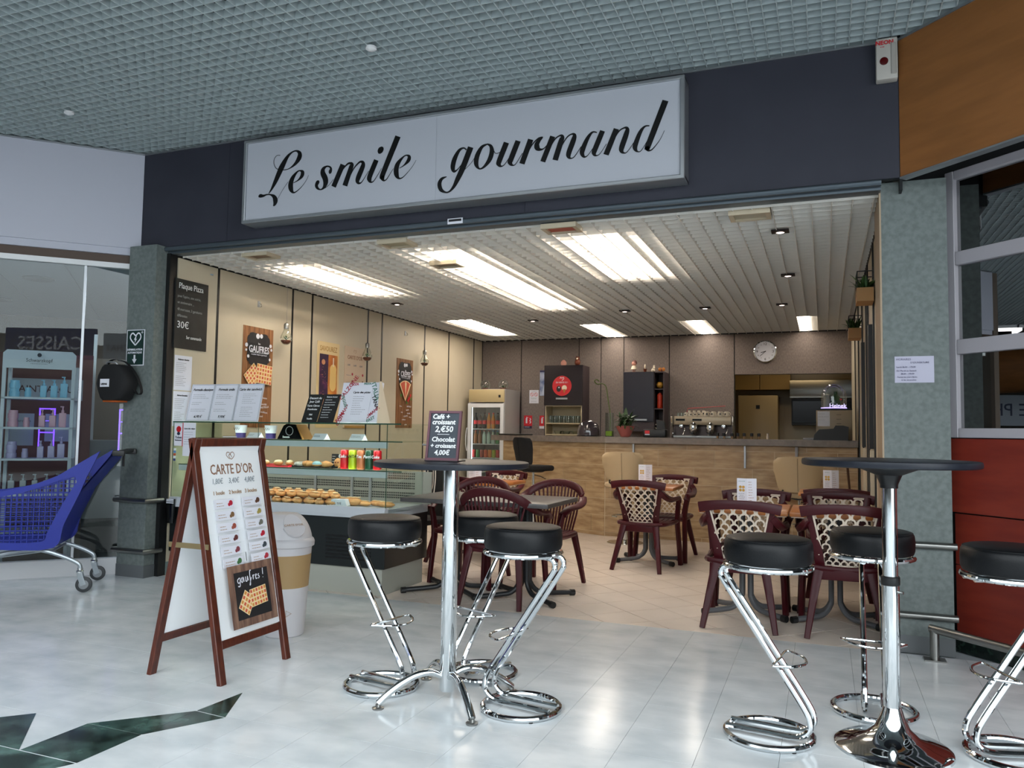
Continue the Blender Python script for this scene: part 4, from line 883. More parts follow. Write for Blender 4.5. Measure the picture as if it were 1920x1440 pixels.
# signs on the back wall
def board(name, label, ctg, M, w, h, m, t=.004, group=None):
    o = thing(name, label, ctg, (0, 0, 0), group=group); MB().box(-w/2, w/2, -h/2, h/2, 0, t, M=M).build('sheet', m, o, smooth=False)
    return o, Face(M, o, z=t+.0006)
BW = lambda x, z: frame((x, 11.699, z), (1, 0, 0), (0, 0, 1))
o, F = board('notice', 'white no-smoking notice with two red prohibition rings', 'notice', BW(-4.255, 1.805), .155, .21, PAPER)
for s in (-1, 1):
    MB().ring((0, 0, 0), .025, .003, 24, 6, M=F._m(s*.034, .035)).build('prohibition_ring', RED, o); F.rect(s*.034, .035, .05, .005, RED, rot=-.8)
F.lines(0, .085, .11, 2, .012, GREYP, .003, 'C'); F.lines(0, -.02, .11, 2, .014, mat('teal_print', '#6f9a8d', .7), .004, 'C'); F.lines(0, -.07, .11, 2, .012, GREYP, .003, 'C')
for x, lab, w in ((-4.35, 'red fire extinguisher sign beside the drinks fridge', .137), (-4.09, 'red fire extinguisher sign half hidden by the tall cupboard', .137)):
    o, F = board('extinguisher_sign', lab, 'sign', BW(x, 1.405), w, .205, RED)
    F.rect(-.025, .02, .026, .08, PAPER); F.rect(-.022, .07, .012, .02, PAPER); F.rect(-.008, .07, .024, .006, PAPER)
    if x < -4.2:
        F.stroke([[(.03, .06), (.045, .04), (.03, .02), (.048, 0), (.03, -.02)]], .012, PAPER, 'flame'); F.rect(0, -.082, .137, .04, mat('navy_strip', '#1c2440', .6)); F.lines(-.055, -.08, .11, 1, .01, PAPER, .006)
    else: F.rect(0, -.082, .137, .04, PAPER)
o, F = board('poster', 'blue and white water poster half hidden behind the tall cupboard', 'poster', BW(-4.03, 2.02), .26, .40, mat('poster_blue', '#5d6f9e', .5, col2='#aab4cf', scale=9, fac=(.4, .6)))
F.rect(0, .185, .26, .03, mat('poster_navy', '#1e2258', .5)); F.poly([(-.1, -.18), (-.02, .10), (.06, .02), (.12, -.18)], mat('poster_pale', '#b9c4d8', .5))
# kitchen things seen through the hatch
t = thing('kitchen_fridge', 'tall cream fridge standing in the kitchen behind the hatch', 'fridge', (-1.0, 13.5, 0))
B(-.31, .31, 0, .48, .03, 1.90, bev=.01).build('body', mat('fridge_cream', '#a5987a', .4), t); B(-.31, .31, -.03, -.002, .05, 1.90, bev=.01).build('door', mat('fridge_cream', '#a5987a', .4), t); B(-.03, .03, -.036, -.03, 1.68, 1.74).build('display', BLACK, t, smooth=False)
t = thing('kitchen_shelf', 'beige wall cupboards above the kitchen fridge', 'cupboard', (0, 0, 0))
for x0, x1 in ((-1.55, -.98), (-.97, -.50)): B(x0, x1, 13.55, 13.98, 2.0, 2.48).build('cupboard_door', mat('kitchen_cupboard', '#97804f', .5), t, smooth=False)
t = thing('extractor_hood', 'brushed steel extractor hood in the kitchen above a dark oven', 'hood', (0, 0, 0))
B(-.50, .80, 13.3, 13.95, 1.87, 2.13, bev=.005).build('canopy', STEEL, t); B(-.50, .80, 13.28, 13.30, 1.85, 1.875).build('lip', STEEL, t, smooth=False)
t = thing('block', 'dark oven below the kitchen extractor hood', 'block', (0, 0, 0))  # dark block with a glossy front, filling the zone under the hood
B(-.48, .80, 13.4, 13.95, 1.42, 1.84).build('body', BLACK, t, smooth=False); B(-.46, .78, 13.385, 13.399, 1.46, 1.80).build('door', BLACKM, t, smooth=False)
t = thing('ceiling_light', 'added unseen ceiling light panel inside the kitchen', 'ceiling light', (-.4, 12.7, 2.47)); B(-.5, .5, -.1, .1, 0, .01).build('diffuser', mat('kitchen_fill_glow', '#ffdca6', .5, emit=7), t, smooth=False); B(-.52, .52, -.12, .12, .011, .028).build('housing', WHITE, t, smooth=False)  # unseen panel, added to give the kitchen its dim warm light

# ================================================================== DRINKS FRIDGE
t = thing('drinks_fridge', 'white glass-door drinks fridge in the back left corner', 'fridge', (-4.765, 11.0, 0))
FRW = mat('fridge_white', '#b9b4b0', .4)
MB().box(-.30, -.27, 0, .62, .05, 1.89).box(.27, .30, 0, .62, .05, 1.89).box(-.27, .27, .59, .62, .05, 1.70).box(-.27, .27, 0, .62, 1.70, 1.89).box(-.27, .27, 0, .62, .05, .30).build('cabinet', FRW, t, smooth=False)
B(-.295, .295, -.02, 0, 1.69, 1.885, bev=.01).build('header_panel', mat('header_cream', '#b5a37a', .5), t); B(.20, .235, -.023, -.02, 1.76, 1.80).build('thermostat', BLACK, t, smooth=False)
MB().box(-.295, -.24, -.04, -.002, .12, 1.67).box(.24, .295, -.04, -.002, .12, 1.67).box(-.24, .24, -.04, -.002, 1.61, 1.67).box(-.24, .24, -.04, -.002, .12, .19).build('door_frame', WHITE, t, smooth=False)
B(-.24, .24, -.024, -.019, .19, 1.61).build('door_glass', GLC, t, smooth=False)
MB().sweep(cat([(-.30, -.05, .95), (-.31, -.065, 1.05), (-.31, -.065, 1.2), (-.30, -.05, 1.3)], 3), .012, .02).build('handle', WHITE, t)
B(-.26, -.25, .02, .04, .35, 1.66).build('led_strip', mat('fridge_led', '#eef6ff', .5, emit=5), t, smooth=False)
SH = [.42, .64, .85, 1.06, 1.29]
for z in SH: B(-.265, .265, .03, .55, z-.014, z-.004).build('shelf', WHITE, t, smooth=False)
def bottle(x, y, z, liq, labc, capc, h=.24, r=.031, label='', grp=''):
    b = thing('drink_bottle', label, 'bottle', (x, y, z), group=grp)
    MB().lathe([(r*.8, 0), (r, .012), (r, h*.55), (r*.9, h*.66), (r*.42, h*.86), (r*.38, h*.93), (0, h*.93)], 16).build('body', liq, b)
    MB().lathe([(r*1.02, h*.28), (r*1.02, h*.52)], 16).build('wrapper', labc, b); MB().lathe([(r*.45, h*.93), (r*.45, h), (0, h)], 12).build('cap', capc, b)
COLA = mat('cola_brown', '#1b0b08', .15); ORJ = mat('orange_juice', '#bd7a22', .3); GRN = mat('green_bottle', '#2e6b3c', .15); CLR = mat('pale_bottle', '#9fb3aa', .15); TEA = mat('tea_brown', '#7d4a22', .2)
for i in range(7):
    x = -4.765-.22+.073*i
    if 2 < i < 5: bottle(x, 11.10, 1.29, ORJ, mat('label_orange', '#d0561c', .5), RED, label=('left', 'right')[i-3]+' orange drink bottle in the middle of the top fridge row', grp='orange bottles on the top fridge shelf')
    else: bottle(x, 11.10, 1.29, COLA, RED, mat('black_cap', '#161616', .5), label=ORD[i if i < 3 else i-2]+' dark cola bottle from the left on the top shelf of the drinks fridge', grp='cola bottles on the top fridge shelf')
for i in range(7):
    x = -4.765-.22+.073*i; m, l, g = ((TEA, 'brown drink bottle on the second shelf of the drinks fridge', 'brown bottles on the second fridge shelf'), (CLR, 'clear drink bottle on the second shelf of the drinks fridge', 'clear bottles on the second fridge shelf'), (GRN, 'green drink bottle on the second shelf of the drinks fridge', 'green bottles on the second fridge shelf'))[0 if i < 2 else 1 if i < 5 else 2]
    bottle(x, 11.10, 1.06, m, m, mat('cap_'+str(min(i//2, 2)), ('#a03020', '#3b77a0', '#2d8a4a')[min(i//3, 2)], .5), h=.20, label=ORD[i]+' bottle from the left, '+l.replace(' drink bottle', '').replace('on the', 'one, on the'), grp=g)
def can(x, y, z, m, label, grp=None, txt=None, tc=None, h=.118, r=.031, rz=0, name='drink_can'):
    b = thing(name, label, 'can', (x, y, z), rz, grp)
    MB().lathe([(r*.78, 0), (r, .008), (r, h-.010), (r*.82, h), (r*.78, h-.003), (0, h-.003)], 22).build('body', m, b)
    MB().lathe([(r*.79, h-.0015), (r*.83, h+.001), (r*.76, h+.001)], 22).build('rim', ALU, b)
    if txt: 
        tt = text(txt, r*1.0, tc, b, frame((0, -r-.0012, h*.66), (1, 0, 0), (0, 0, 1)), bold=.0006, shear=.2)
    return b
cc_ = ['#a81c22', '#356b38', '#8a3a2a', '#b04a26', '#c06a2a', '#9aa03a', '#a81c22', '#a81c22']
for i in range(8):
    can(-4.765-.235+.066*i, 11.08, .85, mat('can_'+cc_[i][1:], cc_[i], .3, .3), ORD[i]+' drink can from the left on the third shelf of the drinks fridge', 'cans on the third fridge shelf')
    can(-4.765-.235+.066*i, 11.08, .64, mat('can_'+cc_[-i][1:], cc_[-i], .3, .3), ORD[i]+' drink can from the left on the fourth shelf of the drinks fridge', 'cans on the fourth fridge shelf')
for x, l in ((-4.90, 'glass bubble terrarium on the left of the drinks fridge top'), (-4.60, 'glass bubble terrarium on the right of the drinks fridge top')):
    t = thing('terrarium', l, 'terrarium', (x, 11.25, 1.891)); MB().ball((0, 0, .08), .08, 20, 12).build('globe', GLC, t); MB().lathe([(.045, .01), (.05, .03), (0, .035)], 14).build('soil', CHOC, t)
    fl = MB()
    for k in range(14): leaf(fl, (0, 0, .03), k*.9, .9 if k % 2 else .5, .065, .012, .5)
    fl.build('succulent', LEAF, t)

# ================================================================== PASTRY CASE
BEFORE = set(o.name for o in bpy.data.objects)
CX0, CX1, CY0, CY1 = -5.19, -3.10, 5.30, 5.98
dc = thing('display_case', 'long glass-fronted pastry display case with dark lower body along the beige wall', 'display case', (0, 0, 0))
DB = mat('case_dark_body', '#141a1b', .35); CASEW = mat('case_white_metal', '#b7bcc2', .35); PLIN = mat('case_cream_plinth', '#a9aa9f', .5)
GC = glassmat('case_glass', '#f6fbf8', .02, gr=.10)
B(CX0, CX1-.03, CY0+.02, CY1-.02, 0, .198).build('plinth', PLIN, dc, smooth=False)
B(CX0, CX1, CY0, CY1, .20, .575, bev=.004).build('body', DB, dc, smooth=False)
for i in range(7): B(-3.62, -3.22, CY0-.006, CY0+.002, .255+.028*i, .268+.028*i).build('vent_slot', BLACKM, dc, smooth=False)
MB().prism([(CY0-.03, .576), (CY0-.03, .60), (CY0-.012, .655), (CY0+.03, .655), (CY0+.03, .576)], CX0, CX1+.004, frame((0, 0, 0), (0, 1, 0), (0, 0, 1))).build('front_rim', CASEW, dc, smooth=False)
B(CX0, CX1, CY0+.03, CY1, .576, .642).build('deck', CASEW, dc, smooth=False)
B(CX0, CX1, CY0+.002, CY0+.008, .656, 1.283).build('front_glass', GC, dc, smooth=False)
for x in (CX0, CX1-.006): B(x, x+.006, CY0+.009, CY1-.1, .61, 1.283).build('side_glass', GC, dc, smooth=False)
TE = mat('glass_edge_green', '#2b4a3d', .2)
B(CX0, CX1+.12, CY0-.005, CY1-.15, 1.284, 1.292).build('top_glass', GC, dc, smooth=False)
MB().box(CX0, CX1+.12, CY0-.0075, CY0-.0055, 1.283, 1.2925).box(CX1-.004, CX1+.0005, CY0-.001, CY0+.002, .656, 1.283).box(CX0, CX0+.004, CY0-.001, CY0+.002, .656, 1.283).box(-4.30, -4.297, CY0-.001, CY0+.002, .656, 1.283).build('glass_edge', TE, dc, smooth=False)
for z, nm in ((1.150, 'upper'), (.925, 'lower')):
    s = B(CX0+.02, CX1+.10, CY0+.06, CY1-.20, z, z+.006).build('glass_shelf', GC, dc, smooth=False)
    B(CX0+.02, CX1-.03, CY0+.055, CY0+.07, z-.048, z-.002).build('shelf_rim', CASEW, s, smooth=False)
    B(CX0+.02, CX1+.10, CY0+.052, CY0+.054, z-.001, z+.0065).build('shelf_edge', TE, s, smooth=False)
    B(CX0+.06, CX1-.06, CY0+.075, CY0+.095, z-.03, z-.015).build('light_strip', mat('case_led', '#f8f6f0', .5, emit=16), s, smooth=False)
bp = B(CX0+.01, CX1+.08, CY1-.10, CY1-.085, .642, .905).build('back_panel', mat('case_back_panel', '#8a8880', .45), dc, smooth=False)
hl = MB()
for g in range(3):
    for r_ in range(3):
        z = .885-.080*g-.020*r_
        for c in range(112): x = CX0+.03+.0178*c; hl.box(x, x+.0105, CY1-.103, CY1-.1005, z-.0055, z+.0055)
tag(hl.build('perforations', BLACK, bp, smooth=False), kind='stuff')
for x in (-4.15, -3.78, -3.60): B(x, x+.02, CY1-.115, CY1-.105, .62, .92).build('rear_bracket', GREYP, dc, smooth=False)
MB().tube(cat([(CX1+.07, CY1-.25, 1.13), (CX1+.15, CY1-.20, 1.12), (CX1+.20, CY1-.2, 1.05), (CX1+.25, CY1-.15, 1.0)], 4), .008, 8).build('shelf_arm', ALU, dc)
MB().tube(cat([(-3.09, 5.90, .92), (-3.092, 5.90, .80), (-3.075, 5.90, .70), (-3.045, 5.90, .67), (-3.01, 5.90, .72), (-2.995, 5.90, .84), (-2.995, 5.90, .92)], 4), .0045, 6).build('hanging_cable', CREAMP, dc)
MB().tube(cat([(-3.07, 5.91, .92), (-3.065, 5.91, .78), (-3.045, 5.91, .74), (-3.02, 5.91, .80), (-3.02, 5.91, .92)], 4), .0035, 6).build('hanging_cable', CREAMP, dc)
# bread on the deck
CRUST = vary(mat('bread_crust', '#b0703a', .6, col2='#d8a468', scale=14, fac=(.3, .7)), .1)
rnd = random.Random(11)
def loaf(x, y, z, L, r, rz, label, grp, nm='sandwich_roll', m=CRUST, flat=.62):
    t = thing(nm, label, 'bread', (x, y, z), rz, grp); n = 12; rings = []
    for k in range(n+1):
        q = -1+2*k/n; rr = r*max(.05, (1-abs(q)**3))**.6
        rings.append([(q*L/2, rr*math.cos(a), flat*rr*math.sin(a)+flat*r) for a in [2*PI*i/12 for i in range(12)]])
    MB().loft(rings).build('crust', m, t)
    sl = MB()
    for k in range(3): sl.box(-L*.28+k*L*.25, -L*.28+k*L*.25+.03, -r*.5, r*.5, flat*r*1.98, flat*r*2.04)
    sl.build('score_marks', mat('pale_crumb', '#e3c79c', .8), t, smooth=False)
k = 0
ROWN = ('front', 'second', 'upper front', 'rear', 'top')
for row, (y, z, n) in enumerate(((5.41, .643, 8), (5.52, .643, 8), (5.465, .690, 7), (5.62, .643, 7), (5.57, .700, 6))):
    cnt = 0
    for i in range(n):
        x = -4.30+(i+(.5 if row % 2 else 0))*.108; x += rnd.uniform(-.012, .012)
        if x > -3.62: continue
        cnt += 1
        loaf(x, y, z, .20, .040, math.radians(rnd.uniform(-62, -32)), ORD[cnt-1]+' sandwich roll from the left in the '+ROWN[row]+' row of the pastry case pile', 'sandwich rolls piled in the pastry case')
for i in range(3): loaf(-3.42+.10*i, 5.50+.05*(i % 2), .643, .17, .034, math.radians(-20+8*i), ('left', 'middle', 'right')[i]+' one of the three filled rolls at the right end of the pastry case', 'filled rolls at the right end of the case')
loaf(-3.50, 5.47, .643, .15, .042, .2, 'round golden roll just behind the white price box', None, flat=.8)
t = thing('price_box', 'small white folded price box standing among the sandwich rolls', 'price card', (-3.56, 5.385, .650), .1)
MB().prism([(-.075, 0), (.075, 0), (.055, .05), (-.055, .05)], -.03, .03, frame((0, 0, 0), (1, 0, 0), (0, 0, 1))).build('card', PAPER, t, smooth=False)
F = Face(frame((0, -.031, .02), (1, 0, 0), (0, 0, 1)), t); F.stroke([[(-.03, .012), (-.03, -.01), (-.02, -.01)], [(-.01, .0), (.0, .005), (0, -.01)], [(.008, 0), (.016, .005), (.016, -.01)], [(.024, .01), (.024, -.01)]], .003, INK)
# trays with pastries on the lower shelf
def traything(name, label, x0, x1, m): 
    t = thing(name, label, 'tray', ((x0+x1)/2, 5.50, .932)); w = (x1-x0)/2
    MB().prism([(-w, 0), (-w+.02, 0), (w-.02, 0), (w, .016), (w-.008, .016), (w-.024, .006), (-w+.024, .006), (-w+.008, .016), (-w, .016)], -.11, .11, frame((0, 0, 0), (1, 0, 0), (0, 0, 1))).build('tray_body', m, t, smooth=False)
traything('pastry_tray', 'red pastry tray on the middle shelf of the case', -4.38, -4.05, mat('tray_red', '#b5162c', .4))
traything('pastry_tray', 'black pastry tray between the red tray and the cans in the case', -4.03, -3.63, BLACK)
traything('pastry_tray', 'black tray at the left end of the middle shelf, behind the folding sign board', -4.80, -4.42, BLACK)
for i, (x, y) in enumerate(((-4.33, 5.44), (-4.27, 5.53), (-4.21, 5.45), (-4.15, 5.52), (-4.10, 5.45))):
    t = thing('iced_pastry', ORD[i]+' cream-topped pastry from the left on the red tray', 'pastry', (x, y, .9395), i*.5, 'cream-topped pastries on the red tray')
    MB().ball((0, 0, .02), .04, sq=(1, .7, .5)).build('bun', CRUST, t); MB().ball((0, 0, .030), .036, sq=(.95, .66, .42)).build('icing', mat('icing_cream', '#e0d2a8', .6), t)
def croissant(x, y, z, s, rz, label, grp=None, m=CRUST):
    t = thing('croissant', label, 'pastry', (x, y, z), rz, grp); rings = []; n = 18
    for k in range(n+1):
        q = -1+2*k/n; a = q*1.25; rr = s*(.42*(1-abs(q)**1.6)+.06)*(1+.10*math.cos(q*22)); cx, cy = s*math.sin(a), -s*.6*math.cos(a)+s*.35
        d = (math.cos(a), .6*math.sin(a)); rings.append([(cx+d[1]*0-math.sin(a)*rr*math.cos(b)*-1*.5, cy+rr*math.cos(b), rr*.85*math.sin(b)+s*.40) for b in [2*PI*i/10 for i in range(10)]])
    MB().loft(rings).build('dough', m, t, angle=60)
croissant(-3.93, 5.47, .937, .062, .3, 'golden croissant on the black tray beside the red tray')
croissant(-3.73, 5.45, .937, .066, -.4, 'large golden croissant in front of the small slate label')
croissant(-3.84, 5.56, .937, .05, .1, 'small croissant at the back of the black tray')
t = thing('blue_macaroon', 'pale blue iced bun on the black tray between two croissants', 'pastry', (-3.83, 5.45, .939)); MB().ball((0, 0, .022), .042, sq=(1, .8, .6)).build('icing', mat('icing_blue', '#8fb6bd', .5), t); MB().ball((0, 0, .015), .043, sq=(1, .8, .35)).build('bun', CRUST, t)
t = thing('iced_ring', 'grey and white swirled bun on the black tray next to the red tray', 'pastry', (-4.005, 5.46, .939)); MB().ring((0, 0, .02), .026, .017, 20, 8).build('dough', mat('swirl', '#8f8d86', .6, col2='#d8d2c4', scale=40), t)
t = thing('cookie', 'brown round cookie next to the first can', 'pastry', (-3.645, 5.47, .9345)); MB().ball((0, 0, .040), .040, sq=(.9, .5, 1)).build('dough', CRUST, t)
for dx in (-.012, .012): MB().ball((dx, -.019, .045), .006).build('chocolate_chip', CHOC, t)
t = thing('slate_label', 'small black slate price label behind the croissants', 'label', (-3.74, 5.57, .933)); B(-.032, .032, -.003, .003, 0, .11).build('slate', SLATE, t, smooth=False)
F = Face(frame((0, -.004, .06), (1, 0, 0), (0, 0, 1)), t); F.lines(-.024, .03, .048, 4, .02, CHALKW, .003)
# cans
can(-3.565, 5.44, .9325, mat('can_red', '#b3141f', .3, .2), 'red cola can, first of the row on the middle shelf of the pastry case', 'cans in the pastry case', 'Coke', PAPER, .150, .033)
can(-3.49, 5.44, .9325, mat('can_lime', '#9aa91c', .3, .2), 'lime green fruit soda can in the pastry case', 'cans in the pastry case', 'FANTA', INK, .150, .033)
can(-3.415, 5.44, .9325, mat('can_peach', '#a8603c', .3, .2), 'peach coloured iced tea can in the pastry case', 'cans in the pastry case', 'Tea', PAPER, .150, .033)
can(-3.34, 5.44, .9325, mat('can_green', '#14402c', .3, .2), 'dark green can in the pastry case', 'cans in the pastry case', 'Perri', PAPER, .150, .033)
can(-3.265, 5.44, .9325, mat('can_red', '#b3141f', .3, .2), 'red cola can at the right end of the row in the pastry case', 'cans in the pastry case', 'Coke', PAPER, .150, .033)
# upper shelf: cups, black box, tent cards
for x, l in ((-4.62, 'white and purple ice cream cup further left on the upper shelf of the case'), (-4.31, 'white and purple ice cream cup beside the black box in the case')):
    t = thing('ice_cream_cup', l, 'cup', (x, 5.47, 1.157)); MB().lathe([(.040, 0), (.043, .045), (.0, .045)], 24).build('purple_base', mat('cup_purple', '#2c1c5e', .5), t)
    c = MB().lathe([(.0432, .0455), (.052, .11), (.049, .11), (.041, .05), (0, .05)], 24).build('cup_wall', PAPER, t)
    F = Face(frame((0, -.0505, .078), (1, 0, 0), (0, 0, 1)), t); F.stroke([[(-.03, .01), (-.02, -.01), (-.01, .012), (0, -.01), (.01, .01), (.02, -.008), (.03, .01)]], .003, INK, 'scribble')
t = thing('sauce_box', 'black wedge-shaped box on the upper shelf of the pastry case', 'box', (-4.07, 5.47, 1.157))
MB().prism([(-.12, 0), (.06, 0), (.12, .0), (.055, .12), (-.03, .125), (-.06, .11)], -.07, .07, frame((0, 0, 0), (1, 0, 0), (0, 0, 1))).build('body', BLACKM, t, smooth=False)
MB().prism([(.06, 0), (.14, 0), (.06, .12)], -.071, .06, frame((0, 0, 0), (1, 0, 0), (0, 0, 1))).build('side_flap', mat('kraft', '#a06f38', .6), t, smooth=False)
MB().ring((0, 0, 0), .035, .0025, 24, 6, M=frame((.0, -.0715, .068), (1, 0, 0), (0, 0, 1))).build('ring_print', GREYP, t)
Face(frame((-.03, -.071, .018), (1, 0, 0), (0, 0, 1)), t).text(0, 0, 'Sweets', .024, CHALKW)
for x, l in ((-3.80, 'white folded price tent lying left of centre on the upper glass shelf'), (-3.45, 'white folded price tent at the right end of the upper glass shelf'), (-4.45, 'white folded price tent between the two ice cream cups')):
    t = thing('price_tent', l, 'price card', (x, 5.45, 1.157)); MB().prism([(-.045, 0), (-.042, 0), (0, .045), (.042, 0), (.045, 0), (0, .05)], -.06, .06, frame((0, 0, 0), (0, 1, 0), (0, 0, 1)) if False else frame((0, 0, 0), (1, 0, 0), (0, 0, 1)) @ Matrix.Rotation(PI/2, 4, 'Y')).build('card', PAPER, t, smooth=False)
    Face(frame((0, -.024, .024), (1, 0, 0), (0, .66, .74)), t, z=.006).lines(-.05, .008, .10, 2, .012, INK, .003)
# on the top glass: framed menus, slates, pizza box
ZG = 1.2935
def framed(x, w, title, label, price):
    t = thing('table_menu', label, 'menu', (x, 5.46, ZG)); M = frame((0, 0, .163), (1, 0, 0), (0, .22, .975)); MB().box(-w/2, w/2, -.163, .163, -.008, 0, M=M).build('paper_sheet', PAPER, t, smooth=False)
    fr = MB()
    for a in ((-w/2, w/2, .153, .163), (-w/2, w/2, -.163, -.153), (-w/2, -w/2+.009, -.16, .16), (w/2-.009, w/2, -.16, .16)): fr.box(*a, -.002, .006, M=M)
    fr.build('acrylic_border', mat('acrylic', '#c9ccd6', .2), t, smooth=False); B(-w/2, w/2, -.04, .06, 0, .005).build('stand', GLC, t, smooth=False)
    F = Face(M, t, z=.0006); F.text(0, .115, title, .030, INK, shear=.3, bold=.0006)
    if price: F.lines(-w*.38, .07, w*.75, 3, .016, GREYP, .003); F.lines(-w*.38, .0, w*.5, 2, .016, GREYP, .003); F.lines(-w*.38, -.06, w*.75, 2, .016, GREYP, .003); F.text(0, -.125, price, .032, INK, shear=.3)
    else: F.lines(-w*.28, .075, w*.6, 6, .016, GREYP, .0025); F.lines(-w*.28, -.04, w*.6, 6, .016, GREYP, .0025)
framed(-5.055, .25, 'Formule classique', 'framed white menu sheet at the left end of the glass top, priced 6,90', '6,90 €')
framed(-4.80, .25, 'Formule smile', 'framed white menu sheet in the middle of the three frames, priced 9,90', '9,90€')
framed(-4.54, .255, 'Carte des sandwichs', 'framed white sandwich list, right one of the three frames on the glass top', '')
def chalk(x, w, h, label, lines, rz=0, y=5.47):
    t = thing('chalk_board', label, 'chalkboard', (x, y, ZG), rz); M = frame((0, 0, h/2), (1, 0, 0), (0, .25, .968)) @ Matrix(((1, .14, 0, 0), (0, 1, 0, 0), (0, 0, 1, 0), (0, 0, 0, 1)))
    MB().box(-w/2, w/2, -h/2, h/2, -.006, 0, M=M).build('slate', SLATE, t, smooth=False); B(-w/2, w/2, -.04, .05, 0, .006).build('stand', BLACK, t, smooth=False)
    F = Face(M, t, z=.0006)
    for (s, yy, sz) in lines: F.text(0, yy, s, sz, CHALKW, name='chalk_text', bold=.0003)
    return F
F = chalk(-3.90, .145, .235, 'small black chalk board reading Dessert du Jour on the glass top', [('Dessert du', .085, .026), ('Jour 2,60', .055, .026), ('Tarte Citron', .02, .023), ('Framboise', -.01, .022), ('Nid', -.055, .02), ('Vanille', -.09, .02)])
F = chalk(-3.745, .15, .235, 'small black chalk board covered with fine chalk lines beside the pizza menu', [('Boissons du jour', .095, .015)]); F.lines(-.055, .07, .11, 8, .021, CHALKW, .004, name='chalk_lines')
t = thing('pizza_box', 'open white pizza box with red and green print carrying a pizza menu sheet', 'pizza box', (-3.45, 5.47, ZG))
M = frame((0, 0, .165), (1, 0, 0), (0, .25, .968)); MB().box(-.19, .17, -.165, .165, -.03, 0, M=M).build('box_lid', PAPER, t, smooth=False)
MB().prism([(-.03, 0), (.17, 0), (.02, .33), (-.005, .33)], .171, .175, frame((0, 0, 0), (0, 1, 0), (0, 0, 1))).build('side_flap', WARMW, t, smooth=False)
F = Face(M, t, z=.0006); GP = mat('print_green', '#4f7f70', .6); RP = mat('print_red', '#a12738', .6)
for s, x, y, sz, m, ro in (('CALZONE', -.13, .12, .05, RP, 1.0), ('VEGGIE', -.155, .01, .035, GP, -1.1), ('ROMANA', -.15, -.09, .04, RP, 1.0), ('ITALIA', .12, .09, .055, GP, -1.15), ('TANA', .135, .0, .045, INK, -1.1), ('ROMANA', .12, -.09, .035, RP, .7), ('PIZZA', -.08, .15, .028, RP, 0), ('CON', -.16, -.14, .05, RP, 1.2), ('PASTA', .04, .152, .022, GP, 0), ('FAST', .12, -.14, .035, GP, .5)): F.text(x, y, s, sz, m, rot=ro, bold=.0008)
F.rect(-.01, -.02, .20, .27, PAPER, 'menu_sheet', rot=-.05); F.text(0, .08, 'Carte des pizzas', .024, INK, shear=.3, bold=.0005); F.lines(-.07, .045, .13, 9, .018, GREYP, .003)
# stickers on the left part of the front glass and the black dispenser on the case end
F = Face(frame((-5.08, CY0+.001, 1.18), (1, 0, 0), (0, 0, 1)), dc, z=.001)
F.rect(-.05, 0, .095, .19, PAPER, 'voucher_sticker'); F.disc(-.05, .045, .026, RED, 'red_dot'); F.disc(-.05, .008, .014, mat('navy_dot', '#1c2340', .5), 'navy_dot', sx=1.2); F.text(-.05, -.025, 'Ticket', .028, mat('navy_dot', '#1c2340', .5), bold=.0005); F.text(-.05, -.048, 'Restaurant', .016, mat('navy_dot', '#1c2340', .5), bold=.0004)
F.rect(.07, -.04, .135, .28, PAPER, 'menu_sheet'); F.rect(-.002, 0, .008, .2, RED); F.text(.07, .05, 'Carte des crêpes', .017, INK, shear=.3, bold=.0004); F.lines(.015, .02, .11, 6, .02, GREYP, .003)
for i, c in enumerate(('#d8dde4', '#4f7fb5', '#b5442a', '#d8dde4', '#27346e')): F.rect(-.078, -.125-.022*i, .026, .018, mat('card_'+c[1:], c, .5), 'payment_sticker')
t = thing('leaflet_holder', 'black leaflet holder with white slips at the left end of the pastry case', 'holder', (-5.14, 5.255, .44))
MB().sweep([(0, 0, 0), (0, -.002, .10), (0, 0, .20)], [.07, .085, .08], [.03, .035, .035], side=(1, 0, 0), n=10).build('body', BLACKM, t); 
for z in (.165, .18, .192): B(-.03, .045, -.021, -.018, z, z+.008).build('paper_slip', PAPER, t, smooth=False)

# the whole case with its load stands a little nearer the entrance
for o in list(bpy.data.objects):
    if o.name not in BEFORE and o.parent is None:
        o.location.x += .04; o.location.y -= .11
# ================================================================== LEFT WALL: BOARD, POSTERS, HANGING BULBS
WL = lambda y, z: frame((XL+.001, y, z), (0, 1, 0), (0, 0, 1))
def wl_board(name, label, ctg, y0, y1, z0, z1, m, t=.004):
    o = thing(name, label, ctg, (XL, (y0+y1)/2, (z0+z1)/2)); w, h = y1-y0, z1-z0
    M = frame((.001, 0, 0), (0, 1, 0), (0, 0, 1)); MB().box(-w/2, w/2, -h/2, h/2, 0, t, M=M).build('sheet', m, o, smooth=False)
    return o, Face(M, o, z=t+.0008), w, h
o, F, w, h = wl_board('chalk_board', 'large black wall chalk board reading Plaque Pizza', 'chalkboard', 5.15, 5.53, 1.92, 2.52, SLATE, .014)
F.text(-.16, .24, 'Plaque Pizza', .072, CHALKW, align='LEFT', sx=.82, name='chalk_text')
for s, y, sz in (("pour l'apéro, une soirée,", .15, .034), ('un anniversaire ...', .095, .034), ('48 morceaux, 3 garnitures', .035, .034), ('différentes', -.02, .034)): F.text(-.17, y, s, sz, mat('faded_chalk', '#8d8f90', .9), align='LEFT', sx=.80, name='chalk_text')
F.text(-.17, -.10, '30€', .085, CHALKW, align='LEFT', name='chalk_text'); F.text(-.06, -.20, 'Sur commande', .04, CHALKW, align='LEFT', sx=.75, name='chalk_text')
PLANK = mat('poster_planks', '#6d4626', .6, col2='#8d6038', scale=3, stretch=(1, 14, 1.5))
